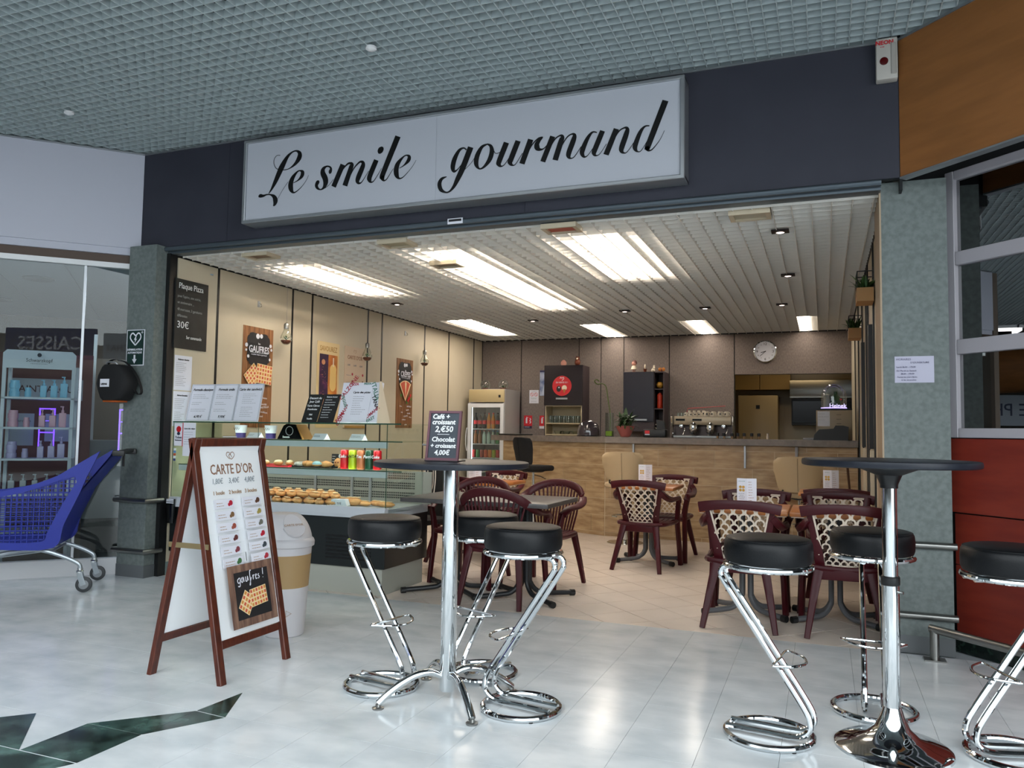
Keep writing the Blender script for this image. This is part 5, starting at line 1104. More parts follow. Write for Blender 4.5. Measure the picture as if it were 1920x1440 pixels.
BADGE = [(.42*math.copysign(abs(math.cos(a))**.45, math.cos(a))*(1-.07*math.cos(4*a)**8), .40*math.copysign(abs(math.sin(a))**.45, math.sin(a))*(1-.07*math.cos(4*a)**8)) for a in [2*PI*i/48 for i in range(48)]]
WAF = mat('waffle_gold', '#c9873c', .6); WAFR = mat('waffle_jam', '#c4543a', .6); WAFC = mat('waffle_cream', '#e6cf9f', .6)
def waffle(F, x, y, w, h, rot, nx, ny):
    F.rect(x, y, w, h, WAFC, 'waffle', rot=rot); c, s = math.cos(rot), math.sin(rot)
    mb = MB(); M = F._m(x, y, rot); mb2 = MB(); M2 = F._m(x, y, rot)
    for i in range(nx):
        for j in range(ny):
            cx, cy = -w/2+w*(i+.5)/nx, -h/2+h*(j+.5)/ny; a, b = w/nx*.33, h/ny*.33
            (mb if (i+j) % 2 else mb2).box(cx-a, cx+a, cy-b, cy+b, -.0004, 0, M=M)
    mb.build('waffle_pockets', WAFR, F.p, smooth=False); mb2.build('waffle_pockets', WAF, F.p, smooth=False)
def fruit(F, pts, m=PAPER):
    for x, y, r in pts: F.disc(x, y, r, m, 'fruit_drawing', n=12)
def menu_poster(y0, y1, z0, z1, title, label):
    o, F, w, h = wl_board('poster', label, 'poster', y0, y1, z0, z1, PLANK)
    for i in range(1, 6): F.rect(-w/2+w*i/6, 0, .003, h, mat('plank_gap', '#4a2f1a', .7), 'plank_gap')
    F.poly([(x*w*.92, y*w*.92) for x, y in BADGE], INK, 'badge', y=h*.28)
    fruit(F, [(-w*.40, h*.31, .02), (w*.40, h*.33, .018), (-w*.34, h*.20, .016), (w*.38, h*.19, .014), (-.02, h*.41, .026), (.03, h*.415, .022), (w*.42, h*.29, .014), (-w*.42, h*.26, .012)])
    F.text(0, h*.335, 'les', .028, PAPER); F.text(0, h*.275, title, .098 if len(title) < 7 else .09, PAPER, sx=.80, bold=.0018); F.rect(0, h*.243, w*.6, .003, PAPER); F.text(0, h*.225, 'un plaisir simple et gourmand', .020, PAPER, sx=.95)
    return o, F, w, h
o, F, w, h = menu_poster(6.02, 6.46, 1.25, 2.23, 'GAUFRES', 'brown plank poster reading GAUFRES with two waffles on the beige wall')
waffle(F, -.085, h*.01, .19, .17, .75, 5, 5); waffle(F, .08, h*.035, .23, .19, -.08, 6, 5)
for i, (s, x, y) in enumerate((('sucre', .1, -.20), ('chocolat', .08, -.26), ('NUTELLA', .1, -.29), ('confiture', .09, -.34), ('miel', .05, -.38))): F.text(x, y, s, .028, PAPER, rot=.1*((i % 3)-1))
o, F, w, h = menu_poster(8.94, 9.375, 1.275, 2.185, 'CRÊPES', 'brown plank poster reading CRÊPES with folded pancakes on the beige wall')
fan = lambda r, a0, a1: [(0, 0)]+[(r*math.cos(a0+(a1-a0)*k/8), r*math.sin(a0+(a1-a0)*k/8)) for k in range(9)]
F.poly(fan(.27, 1.0, 2.2), WAFC, 'pancake', y=-.10); F.poly(fan(.24, 1.62, 2.15), WAFR, 'pancake_filling', y=-.08); F.poly(fan(.23, 1.05, 1.5), WAFR, 'pancake_filling', y=-.07); F.poly(fan(.2, 1.45, 1.66), WAFC, 'pancake_fold', y=-.06)
fruit(F, [(.10, -.06, .022), (.13, -.02, .018), (.07, -.09, .018)], RED); fruit(F, [(-.12, -.03, .022), (.15, -.07, .016), (.03, -.12, .018)], mat('leaf_print', '#3e7a2c', .6))
for i, (s, x, y) in enumerate((('sucre', -.13, -.17), ('NUTELLA', .09, -.17), ('banane', .05, -.215), ('miel', -.1, -.25), ('chantilly', .08, -.26), ('CARAMEL', 0, -.30), ('citron', .12, -.31), ('confiture', -.05, -.345), ('salées', 0, -.41))): F.text(x, y, s, .027, PAPER, rot=.1*((i % 3)-1))
o, F, w, h = wl_board('poster', 'pale yellow ice cream poster with purple and orange picture panels', 'poster', 7.21, 7.63, 1.26, 2.215, mat('poster_cream', '#d0b98a', .6))
F.text(0, .40, 'SAVOUREZ', .082, mat('poster_ochre', '#a37a3e', .6), sx=.80); F.rect(-.085, .05, .165, .58, mat('night_purple', '#2a0f35', .5, col2='#5a1f52', scale=9, fac=(.5, .7)), 'picture_panel'); F.rect(.085, .05, .175, .58, mat('amber_panel', '#a85a1a', .5, col2='#c98a3a', scale=6), 'picture_panel')
F.disc(.09, .0, .068, mat('ice_cream_gold', '#d9b872', .5), 'ice_cream', sx=.9); F.rect(.09, .09, .12, .17, mat('ice_cream_gold', '#d9b872', .5), 'ice_cream'); F.disc(.09, .175, .062, mat('ice_cream_gold', '#d9b872', .5), 'ice_cream'); F.rect(.09, .26, .022, .10, WARMW, 'stick')
F.disc(-.10, .25, .03, mat('peach_print', '#c98a62', .5), 'ice_cream', sx=1.1); F.rect(-.09, -.17, .03, .13, mat('peach_print', '#c98a62', .5), 'ice_cream')
for _ in range(22): F.rect(random.uniform(-.15, -.03), random.uniform(-.15, .2), .006, .006, mat('peach_print', '#c98a62', .5), 'crumb')
F.lines(0, -.42, .2, 1, .02, GREYP, .005, 'C')
o, F, w, h = wl_board('poster', 'cream price poster headed CARTE with small fruit pictures on the beige wall', 'poster', 7.74, 8.17, 1.26, 2.215, mat('poster_shell', '#c9b49c', .6))
F.stroke([[(-.02, .41), (-.03, .43), (-.015, .445), (0, .43), (.015, .445), (.03, .43), (0, .405)]], .004, BROWNP, 'heart_mark'); F.text(0, .35, "CARTE D'OR", .066, BROWNP, sx=.85)
for i, s in enumerate(('1,80€', '3,40€', '4,80€')): F.text(-.13+.13*i, .26, s, .03, GREYP)
for c in (-.11, .10):
    for r_ in range(6): F.lines(c-.07, .14-.085*r_, .11, 1, .01, GREYP, .006); F.disc(c+.055, .155-.085*r_, .016, mat('berry_%d' % (r_ % 3), ('#a3283a', '#6e4a30', '#8a6a3a')[r_ % 3], .6), 'fruit_picture', n=12)
F.rect(0, -.462, w, .03, mat('poster_ochre', '#a37a3e', .6))
for y0, z1, l in ((5.03+.15, 1.86, 'upper white price list taped to the beige wall by the left pillar'), (5.03+.15, 1.55, 'lower white price list taped to the beige wall by the left pillar')):
    o, F, w, h = wl_board('price_list', l, 'price list', y0, y0+.20, z1-.30, z1, PAPER, .002); F.text(0, .115, 'Boissons chaudes' if z1 > 1.7 else 'Autres formules', .018, INK, bold=.0006, shear=.2); F.lines(-.085, .085, .12, 6, .016, GREYP, .003); F.lines(-.085, -.03, .12, 6, .016, GREYP, .003)
for y, z, l in ((6.54, 2.19, 'light bulb terrarium hanging right of the GAUFRES poster'), (8.07, 2.16, 'light bulb terrarium hanging in front of the cream CARTE poster'), (9.52, 2.22, 'light bulb terrarium hanging right of the CRÊPES poster')):
    t = thing('bulb_terrarium', l, 'terrarium', (XL+.10, y, z)); MB().lathe([(0, -.10), (.02, -.099), (.047, -.08), (.060, -.045), (.055, -.01), (.035, .03), (.024, .06), (.024, .07)], 24).build('glass_bulb', GLC, t)
    MB().lathe([(0, -.092), (.025, -.09), (.048, -.07), (.05, -.055), (0, -.05)], 20).build('soil', CHOC, t); MB().lathe([(.026, .062), (.027, .10), (.022, .115), (.008, .125), (0, .125)], 16).build('screw_cap', STEEL, t)
    fl = MB()
    for k in range(9): leaf(fl, (0, 0, -.05), k*.8, 1.1 if k % 2 else .7, .06, .012, .4)
    fl.build('succulent', LEAF, t); MB().tube([(0, 0, .12), (0, 0, 2.70-z)], .0012, 6).build('thread', GREYP, t)
for y, z, l in ((6.23, 2.46, 'small clear wall hook above the GAUFRES poster'), (9.15, 2.53, 'small clear wall hook above the CRÊPES poster')):
    t = thing('wall_hook', l, 'hook', (XL+.001, y, z)); B(0, .006, -.018, .018, -.03, .03, bev=.002).build('plate', ALU, t); MB().tube(cat([(.006, 0, .01), (.03, 0, -.005), (.032, 0, -.025), (.018, 0, -.03)], 4), .004, 6).build('hook', CHROME, t)

# ================================================================== RIGHT WALL PLANTERS
for y, z, l in ((6.37, 2.235, 'wooden box planter with green plant, nearer the entrance on the right wall'), (8.45, 2.205, 'wooden box planter with green plant, deeper in on the right wall')):
    t = thing('wall_planter', l, 'planter', (XR-.012, y, z)); B(-.115, 0, -.12, .12, 0, .10).build('box', mat('planter_wood', '#a67c4c', .6), t, smooth=False)
    fr = MB().tube([(-.11, -.12, .10), (-.11, -.12, .22), (-.11, .12, .22), (-.11, .12, .10)], .004, 6).tube([(-.0, -.12, .22), (-.11, -.12, .22)], .004, 6).tube([(-.0, .12, .22), (-.11, .12, .22)], .004, 6); fr.build('wire_frame', BLACK, t)
    fl = MB()
    for k in range(60): leaf(fl, (random.uniform(-.10, -.02), random.uniform(-.10, .10), .10), random.uniform(0, 6.28), random.uniform(.6, 1.4), random.uniform(.07, .14), .018, .8)
    tag(fl.build('foliage', LEAF, t), kind='stuff')
t = thing('folding_stand', 'brown metal folding stand leaning at the right wall beside the counter', 'stand', (.24, 8.9, 0))
for a in (-1, 1): MB().tube([(.06, a*.14, .0), (-.02, -a*.06, .98)], .011, 8).build('leg', mat('brown_metal', '#4a3226', .4, .5), t)
MB().tube([(.02, -.1, .5), (.02, .1, .5)], .009, 8).build('crossbar', mat('brown_metal', '#4a3226', .4, .5), t)

# ================================================================== MENU CARDS AND THE CHALK BOARD ON THE BAR TABLE
for x, y, z, rz, l in ((-.50, 5.72, .7425, -.25, 'folded white menu card on the left wood table by the pillar'), (-1.62, 7.66, .7425, -.1, 'folded white menu card on the lone middle table'), (.06, 7.60, .7425, -.2, 'folded white menu card on the farther right-hand wood table'), (-3.28, 7.30, .7425, -.1, 'folded white menu card on the wood table at the left back')):
    t = thing('menu_card', l, 'menu card', (x, y, z), rz, 'folded menu cards'); M1 = frame((-.035, 0, .10), (1, 0, 0), (0, 0, 1)); M2 = frame((.027, .022, .10), (.80, .6, 0), (0, 0, 1))
    MB().box(-.036, .036, -.10, .10, -.0015, 0, M=M1).build('front_leaf', PAPER, t, smooth=False); MB().box(-.033, .033, -.10, .10, -.0015, 0, M=M2).build('rear_leaf', PAPER, t, smooth=False)
    F = Face(M1, t, z=.0005); YP = mat('yellow_print', '#c19a4a', .6)
    for a in (-.011, .011):
        for b in (.018, .040): F.disc(a, b, .010, YP, 'flower_print', n=10)
    F.lines(0, .08, .05, 1, .01, mat('teal_print', '#6f9a8d', .7), .003, 'C'); F.lines(0, -.005, .05, 4, .012, GREYP, .003, 'C'); F.lines(0, -.08, .05, 1, .01, YP, .003, 'C')
    Face(M2, t, z=.0005).lines(-.024, .075, .04, 9, .018, BROWNP, .003)
t = thing('table_chalk_board', 'purple-framed chalk board reading Café + croissant standing on the left bar table', 'chalkboard', (-1.645, 3.30, 1.101), math.radians(3)); h = .235; w = .165
M = frame((0, 0, h/2), (1, 0, 0), (0, .17, .985)); MB().box(-w/2+.008, w/2-.008, -h/2+.008, h/2-.008, -.006, 0, M=M).build('slate', mat('blue_slate', '#30363f', .6, col2='#3b424b', scale=12), t, smooth=False)
fr = MB()
for a in ((-w/2, w/2, h/2-.011, h/2), (-w/2, w/2, -h/2, -h/2+.013), (-w/2, -w/2+.011, -h/2+.01, h/2-.01), (w/2-.011, w/2, -h/2+.01, h/2-.01)): fr.box(*a, -.008, .005, M=M)
fr.build('frame', mat('plum_frame', '#5d3340', .5), t, smooth=False); B(-w/2, w/2, -.03, .07, 0, .004).build('foot', BLACK, t, smooth=False)
F = Face(M, t, z=.0006)
for s, x, y, sz in (('Café +', -.02, .090, .032), ('croissant', -.005, .064, .032), ('2,€50', .0, .030, .038), ('Chocolat', 0, -.018, .031), ('+ croissant', .002, -.048, .028), ('4,00€', .0, -.080, .032)): F.text(x, y, s, sz, CHALKW, name='chalk_text', bold=.0009, shear=.1)
F.rect(0, .006, .06, .0025, CHALKW, 'chalk_rule')

# ================================================================== FOLDING SIGN BOARD (A-frame)
ab = thing('sign_board', 'brown wooden folding sign board with white ice cream menu', 'sign board', (-2.937, 3.352, 0))
HB = 1.19; TB = math.atan2(.237, HB)
for s in (1, -1):
    # panel frame: x -> along Y, y up the slope
    up = Vector((-s*.237, 0, HB)).normalized(); xd = Vector((0, s, 0)); M = frame((s*.237, 0, 0), xd, up); L = math.hypot(.237, HB)
    for a in (-1, 1):
        MB().box(a*.247-.021, a*.247+.021, 0, L, -.028, 0, M=M @ Matrix.Rotation(0, 4, 'Z'), bev=.003, seg=1).build('stile', DARKW, ab, smooth=False)
    for y0, y1 in ((L-.042, L), (.165, .205)): MB().box(-.225, .225, y0, y1, -.026, -.003, M=M, bev=.002, seg=1).build('rail', DARKW, ab, smooth=False)
    pn = MB().box(-.226, .226, .206, L-.043, -.018, -.012, M=M).build('panel', mat('board_white', '#eceff1', .4), ab, smooth=False)
    if s == 1:
        F = Face(M @ Matrix.Translation((0, 0, -.011)), ab, z=.0)
        F.rect(0, (L+.16)/2, .425, L-.16-.06, mat('board_white', '#eceff1', .4), 'printed_sheet')
        BR = mat('copper_print', '#8a6650', .5)
        F.stroke([[(-.008, .0), (-.03, .02), (-.022, .036), (-.006, .034), (0, .024), (.006, .034), (.022, .036), (.03, .02), (.008, .0), (-.004, .004), (-.012, .018), (-.004, .024), (.006, .018), (.008, .008)]], .004, BR, 'heart_mark', y=1.10)
        F.text(0, 1.045, "CARTE D'OR", .074, BR, sx=.76, bold=.0006)
        for i, (a, b) in enumerate((('1,80€', '1 boule'), ('3,40€', '2 boules'), ('4,80€', '3 boules'))):
            F.text(-.12+.12*i, .985, a, .040, mat('pencil_print', '#8e969c', .6), shear=.15, sx=.85); F.text(-.12+.12*i, .925, b, .028, mat('tan_print', '#a58a70', .6), bold=.0004)
        FC = ['#b01830', '#7a5a3a', '#9a4a3a', '#5a2a2a', '#7a3440', '#3f7040', '#5a3a2a', '#a0904a', '#6a6a60', '#b01830', '#38424a', '#b03040']
        for c in range(2):
            for r_ in range(6):
                x, y = -.095+.19*c, .868-.060*r_; k = F.rect(x, y, .145, .046, PAPER, 'flavour_card', t=.002)
                F.lines(x-.055, y+.004, .07, 2, .014, mat('tan_print', '#a58a70', .6), .003); mc = mat('flavour_%d' % (c*6+r_), FC[c*6+r_], .6)
                F.disc(x+.048, y+.002, .014, mc, 'flavour_picture', n=10); F.disc(x+.034, y-.006, .009, mc, 'flavour_picture', n=8)
        F.rect(0, .395, .34, .31, mat('weathered_wood', '#5b4036', .6, col2='#8a6a58', scale=4, stretch=(1, 10, 1.5)), 'picture_frame'); F.rect(0, .395, .255, .235, INK, 'black_picture')
        SCR = [[(-.10, .01), (-.115, .0), (-.11, -.015), (-.098, -.01), (-.095, .01), (-.10, -.03), (-.115, -.03)], [(-.08, .01), (-.09, -.005), (-.08, -.015), (-.072, .01), (-.068, -.014)], [(-.055, .01), (-.055, -.012), (-.045, -.012), (-.04, .01), (-.036, -.012)], [(-.01, .035), (-.02, .03), (-.022, -.03), (-.028, -.035), (-.012, 0)], [(.0, .01), (.002, -.014), (.005, .006), (.014, .008)], [(.02, -.002), (.03, .008), (.022, .008), (.022, -.012), (.034, -.010)], [(.048, .01), (.04, .004), (.05, -.006), (.04, -.014)], [(.08, .035), (.078, .002)], [(.077, -.011), (.077, -.014)]]
        F.stroke(SCR, .0055, PAPER, 'lettering', y=.475, x=.01)
        waffle(F, -.055, .355, .10, .085, .95, 4, 4); waffle(F, .035, .375, .125, .09, .08, 6, 4)
        for y in (.60, .565, .50, .44, .30): F.rect(.178, y, .003, .03, INK, 'clip_mark')
        F.rect(-.03, .585, .003, .045, INK, 'clip_mark')
for a in (-1,):
    q = .55; zz = HB*q; xx = .237*(1-q); B(-xx-.02, xx+.02, a*.262-.004, a*.262, zz-.013, zz+.013).build('brass_stay', mat('brass_strip', '#8d7c5a', .4, .6), ab, smooth=False)
MB().tube([(-.02, -.03, HB+.004), (.02, .03, HB+.004)], .004, 6).build('hinge_pin', STEEL, ab)

# ================================================================== WHITE PEDAL BIN
t = thing('waste_bin', 'white and tan swing-lid waste bin standing behind the folding sign board', 'bin', (-3.06, 4.02, 0)); t.scale = (.95, .95, .97); BW_ = mat('bin_white', '#c8c6c9', .4)
prof = lambda z: .128+.034*z/.55
MB().lathe([(.120, 0), (.126, .006), (prof(.30), .30)], 40).build('lower_body', BW_, t); MB().lathe([(prof(.30), .30), (prof(.50), .50)], 40).build('tan_band', mat('bin_tan', '#a88a5e', .5), t); MB().lathe([(prof(.50), .50), (prof(.55), .55)], 40).build('upper_body', BW_, t)
MB().lathe([(.166, .545), (.176, .55), (.178, .575), (.172, .59), (.160, .60)], 40).build('lid_rim', BW_, t)
rings = []
ah = Vector((-.86, .51, 0))
for k in range(15):
    q = k/14; z = .598+.145*math.sin(q*PI/2)**.9; r0 = .161*(1-.50*q**1.6) if q < .8 else .161*(1-.50*.8**1.6)*math.sqrt(max(0, 1-((q-.8)/.2)**2))+.002
    rings.append([(r0*math.cos(a)+ah.x*.082*min(q, .8)/.8, r0*math.sin(a)+ah.y*.082*min(q, .8)/.8, z) for a in [2*PI*i/36 for i in range(36)]])
MB().loft(rings).build('domed_lid', BW_, t)
Mf = frame((.088, -.052, .674), (.51, .86, 0), (-.86*.70, .51*.70, .714)); MB().prism([(.072*math.cos(a)*(1.0 if math.sin(a) < 0 else .85), .088*math.sin(a)) for a in [2*PI*i/28 for i in range(28)]], .0, .012, Mf).build('swing_flap', BW_, t, smooth=False)
text("CARTE D'OR", .022, mat('tan_print', '#a58a70', .6), t, Mf @ Matrix.Translation((0, .0, .015)))
MB().ring((0, 0, 0), .022, .0022, 3, 6, M=frame((.100, -.096, .15), (.70, .71, 0), (0, 0, 1))).build('recycling_mark', mat('tan_print', '#a58a70', .6), t)

# ================================================================== SHOPPING TROLLEY
CB = mat('trolley_blue', '#14268c', .38); CG = mat('trolley_grey', '#9ba3a9', .3, .6)
ang = math.atan2(-.62, -.78); tr = thing('shopping_trolley', 'blue plastic shopping trolley with grey frame by the left shop window', 'shopping trolley', (-5.38, 4.52, 0), ang)
# local: +x = direction the trolley faces (away to the left), y = +-.24 sides, rear wheels near x=.05
def side_outline(): return [(-.25, 1.05), (-.02, .915), (.25, .78), (.55, .70), (.95, .66), (.93, .42), (.55, .365), (.15, .375), (.03, .45), (-.02, .60), (-.12, .85)]
for s in (-1, 1):
    yo = s*.265; M = frame((0, yo, 0), (1, 0, 0), (0, 0, 1))
    out = [(-.15, 1.055), (-.03, .975), (.10, .875), (.32, .79), (.60, .735), (.98, .70), (.96, .37), (.50, .335), (.12, .335), (.06, .50), (-.04, .74), (-.11, .93), (-.175, 1.01)]
    inn = [(.02, .87), (.14, .815), (.34, .745), (.60, .695), (.93, .665), (.915, .405), (.50, .385), (.20, .385), (.165, .45), (.09, .62), (.02, .76), (-.02, .83)]
    # rim = outline minus window, bridged as quads between resampled loops
    def resamp(pl, n):
        P_ = pl+[pl[0]]; Ls = [math.dist(P_[i], P_[i+1]) for i in range(len(pl))]; T = sum(Ls); o_ = []
        for k in range(n):
            d = T*k/n; i = 0
            while d > Ls[i]: d -= Ls[i]; i += 1
            q = d/Ls[i]; o_.append((P_[i][0]*(1-q)+P_[i+1][0]*q, P_[i][1]*(1-q)+P_[i+1][1]*q))
        return o_
    a_ = cat(out, 3, True); b_ = cat(inn, 3, True); c0 = (.40, .58)
    def radial(pl, n):
        o_ = []
        for k in range(n):
            an = 2*PI*k/n; dx, dy = math.cos(an), math.sin(an); best = None
            for i in range(len(pl)):
                p, q = pl[i], pl[(i+1) % len(pl)]; ex, ey = q[0]-p[0], q[1]-p[1]; den = dx*ey-dy*ex
                if abs(den) < 1e-9: continue
                tt = ((p[0]-c0[0])*ey-(p[1]-c0[1])*ex)/den; uu = ((p[0]-c0[0])*dy-(p[1]-c0[1])*dx)/den
                if tt > 0 and -1e-6 <= uu <= 1.000001: best = tt if best is None else max(best, tt)
            o_.append((c0[0]+dx*best, c0[1]+dy*best))
        return o_
    N = 72; A_ = radial(a_, N); B_ = radial(b_, N); vs = [(*p, z) for z in (-.011, .011) for L_ in (A_, B_) for p in L_]; fs = []
    for k in range(N):
        j = (k+1) % N; fs += [(k, j, N+j, N+k), (2*N+k, 3*N+k, 3*N+j, 2*N+j), (k, 2*N+k, 2*N+j, j), (N+k, N+j, 3*N+j, 3*N+k)]
    MB().add(vs, fs, M).build('side_rim', CB, tr, smooth=False)
    gr = MB()
    def inside(x, z):
        c = False; pl = b_
        for i in range(len(pl)):
            p, q = pl[i], pl[i-1]
            if (p[1] > z) != (q[1] > z) and x < (q[0]-p[0])*(z-p[1])/(q[1]-p[1])+p[0]: c = not c
        return c
    for k in range(14):
        z = .40+.034*k; run = None
        for i in range(105):
            x = -.05+.01*i; ok = inside(x, z)
            if ok and run is None: run = x
            if (not ok or i == 104) and run is not None: gr.box(run-.01, x+.01, -.004, .004, z-.003, z+.003, M=frame((0, yo, 0), (1, 0, 0), (0, 0, 1)) @ Matrix.Rotation(-PI/2, 4, 'X') if False else Matrix.Translation((0, yo, 0))); run = None
    for k in range(26):
        x = .0+.037*k; run = None
        for i in range(60):
            z = .37+.01*i; ok = inside(x, z)
            if ok and run is None: run = z
            if (not ok or i == 59) and run is not None: gr.box(x-.003, x+.003, yo-.004, yo+.004, run-.01, z+.01); run = None
    gr.build('side_grid', CB, tr, smooth=False)
# rear wall (facing the pusher), floor and front of the basket
MB().add([(-.27, -.265, 1.05), (-.27, .265, 1.05), (-.04, .265, .74), (-.04, -.265, .74), (.06, .265, .50), (.06, -.265, .50), (.12, .265, .34), (.12, -.265, .34)]+[(x+.012, y, z) for x, y, z in [(-.27, -.265, 1.05), (-.27, .265, 1.05), (-.04, .265, .74), (-.04, -.265, .74), (.06, .265, .50), (.06, -.265, .50), (.12, .265, .34), (.12, -.265, .34)]], [(0, 3, 2, 1), (3, 5, 4, 2), (5, 7, 6, 4), (8, 9, 10, 11), (11, 10, 12, 13), (13, 12, 14, 15), (0, 1, 9, 8), (7, 15, 14, 6)]).build('rear_flap', CB, tr, smooth=False)
fl = MB()
for k in range(12): fl.box(.12, .95, -.255+.046*k-.004, -.255+.046*k+.004, .350, .358)
for k in range(16): fl.box(.12+.055*k-.003, .12+.055*k+.003, -.26, .26, .342, .350)
fl.build('basket_floor', CB, tr, smooth=False)
ft = MB()
for k in range(12): ft.box(.955, .963, -.255+.046*k-.004, -.255+.046*k+.004, .37, .70)
for k in range(9): ft.box(.963, .969, -.26, .26, .38+.038*k-.003, .38+.038*k+.003)
ft.build('basket_front', CB, tr, smooth=False)
MB().tube([(-.30, -.28, 1.045), (-.30, .28, 1.045)], .017, 12).build('handle', BLACK, tr)
for s in (-1, 1): B(-.335, -.25, s*.27-.02, s*.27+.02, 1.015, 1.06, bev=.008).build('handle_bracket', BLACK, tr)
MB().tube([(-.30, .10, 1.03), (-.30, .10, .93)], .009, 8).build('coin_lock', BLACK, tr)
def caster(x, y, rz=0):
    w_ = MB().lathe([(.0, -.014), (.044, -.014), (.056, -.011), (.058, 0), (.056, .011), (.044, .014), (0, .014)], 32, M=frame((x, y, .058), (1, 0, 0), (0, 0, 1))).build('wheel', mat('tyre_grey', '#2d3033', .5), tr)
    MB().lathe([(.0, -.016), (.03, -.016), (.034, -.0145), (.034, .0145), (.03, .016), (0, .016)], 24, M=frame((x, y, .058), (1, 0, 0), (0, 0, 1))).build('hub', mat('hub_grey', '#7f8488', .4), w_)
    for q in (-1, 1): MB().sweep([(x+.03, y+q*.02, .145), (x+.02, y+q*.021, .11), (x, y+q*.021, .055)], .04, .004, side=(1, 0, 0)).build('fork', CG, w_)
    MB().lathe([(.024, .145), (.026, .158), (.02, .165), (.02, .18), (0, .18)], 16, c=(x+.03, y, 0)).build('swivel', CHROME, w_)
for s in (-1, 1):
    MB().tube(cat([(-.06, s*.245, .175), (-.045, s*.245, .215), (.06, s*.245, .27), (.20, s*.235, .315), (.36, s*.22, .315), (.62, s*.19, .25), (.95, s*.15, .20), (1.0, s*.15, .17)], 4), .0155, 10).build('chassis_tube', CG, tr)
    caster(-.09, s*.245); caster(.98, s*.15)
MB().tube([(.36, -.22, .315), (.36, .22, .315)], .010, 8).build('crossbar', CG, tr); MB().tube([(.15, -.24, .30), (.15, .24, .30)], .010, 8).build('crossbar', CG, tr)
for y in (-.12, 0, .12): MB().tube([(.15, y, .30), (.85, y*.8, .215)], .006, 6).build('lower_rack_bar', CG, tr)

# ================================================================== DEFIBRILLATOR SIGN AND BAG, NOTICE, STEEL RAIL
t = thing('defibrillator_sign', 'dark green heart symbol sign on the left pillar', 'sign', (-5.385, 4.976, 1.905)); M = frame((0, 0, 0), (1, 0, 0), (0, 0, 1))
MB().box(-.098, .098, -.152, .152, 0, .004, M=M).build('white_border', PAPER, t, smooth=False); F = Face(M, t, z=.0045); F.rect(0, 0, .182, .29, mat('dark_green_sign', '#12302c', .4), 'green_field')
F.stroke([[(0, .02), (-.055, .075), (-.052, .11), (-.028, .122), (0, .102), (.028, .122), (.052, .11), (.055, .075), (0, .02)]], .012, PAPER, 'heart'); F.poly([(.005, .10), (-.018, .065), (-.002, .068), (-.008, .038), (.016, .075), (.002, .073), (.012, .098)], PAPER, 'bolt'); F.text(.073, .125, '+', .05, PAPER)
F.text(0, -.018, 'DÉFIBRILLATEUR', .0225, PAPER, bold=.0006); F.text(0, -.044, 'AUTOMATIQUE', .022, PAPER, bold=.0006); F.poly([(-.010, -.062), (.010, -.062), (.010, -.098), (.026, -.098), (0, -.135), (-.026, -.098), (-.010, -.098)], PAPER, 'arrow')
t = thing('defibrillator_bag', 'black shoulder bag with orange base hanging from the left pillar below the heart sign', 'bag', (-5.47, 4.88, 1.445)); BAG = mat('black_nylon', '#0b0b0e', .8)
MB().loft([[(x*sx, y*.085, z) for x, y in [(math.copysign(abs(math.cos(a))**.55, math.cos(a)), math.copysign(abs(math.sin(a))**.6, math.sin(a))) for a in [2*PI*i/24 for i in range(24)]]] for sx, z in ((.09, .01), (.125, .03), (.165, .10), (.185, .15), (.165, .22), (.12, .285), (.09, .305))]).build('body', BAG, t, angle=60)
B(-.085, .06, -.06, .06, -.004, .012, bev=.004).build('orange_base', mat('orange_nylon', '#b8581a', .6), t); B(-.085, .01, -.093, -.086, .12, .185).build('white_tag', PAPER, t, smooth=False); Face(frame((-.038, -.0935, .15), (1, 0, 0), (0, 0, 1)), t).text(0, -.008, 'LIFEPAK', .019, INK, bold=.0008)
MB().sweep(cat([(-.12, 0, .26), (-.09, -.01, .33), (0, -.02, .35), (.10, 0, .32), (.19, .02, .22), (.24, .03, .10), (.22, .03, .06), (.17, .03, .09), (.13, .03, .18), (.12, .02, .22)], 4), .028, .004, side=(0, 1, 0)).build('shoulder_strap', BAG, t)
MB().tube(cat([(-.07, -.04, .29), (-.05, -.06, .325), (.04, -.06, .32), (.06, -.04, .285)], 4), .006, 8).build('carry_handle', ALU, t)
MB().tube([(0, .09, .34), (0, .0, .345)], .005, 6).build('wall_hook', STEEL, t)
t = thing('opening_hours_notice', 'handwritten white opening hours sheet taped to the right pillar', 'notice', (.498, 5.168, 1.643)); M = frame((0, 0, 0), (1, 0, 0), (0, 0, 1)); MB().box(-.104, .104, -.078, .078, 0, .0015, M=M).build('sheet', mat('lilac_paper', '#b3b2c4', .7), t, smooth=False)
F = Face(M, t, z=.002); PEN = mat('pencil', '#5c5a74', .7)
for s, x, y, sz in (('HORAIRES', -.095, .06, .017), ("D'OUVERTURE", -.02, .04, .015), ('Lundi 8h30 - 17h30', -.095, .014, .013), ('Du Mardi au Samedi', -.095, -.008, .013), ('8h30 - 19h30', -.07, -.026, .013), ('Fermé les jours fériés', -.09, -.045, .012), ('et les dimanches', -.07, -.062, .012)): F.text(x, y, s, sz, PEN, align='LEFT')
t = thing('trolley_rail', 'low brushed steel trolley rail in front of the red wall', 'rail', (0, 0, 0))
MB().tube([(.566, 5.054, .0), (.566, 5.054, .17)], .024, 12).build('post', STEEL, t); MB().tube([(.55, 5.07, .172), (1.9, 3.72, .172)], .024, 12).build('rail', STEEL, t); MB().tube([(1.6, 4.02, 0), (1.6, 4.02, .17)], .024, 12).build('post', STEEL, t)
for x, y in ((.566, 5.054), (1.6, 4.02)): B(x-.055, x+.055, y-.045, y+.045, 0, .008).build('floor_plate', STEEL, t, smooth=False)

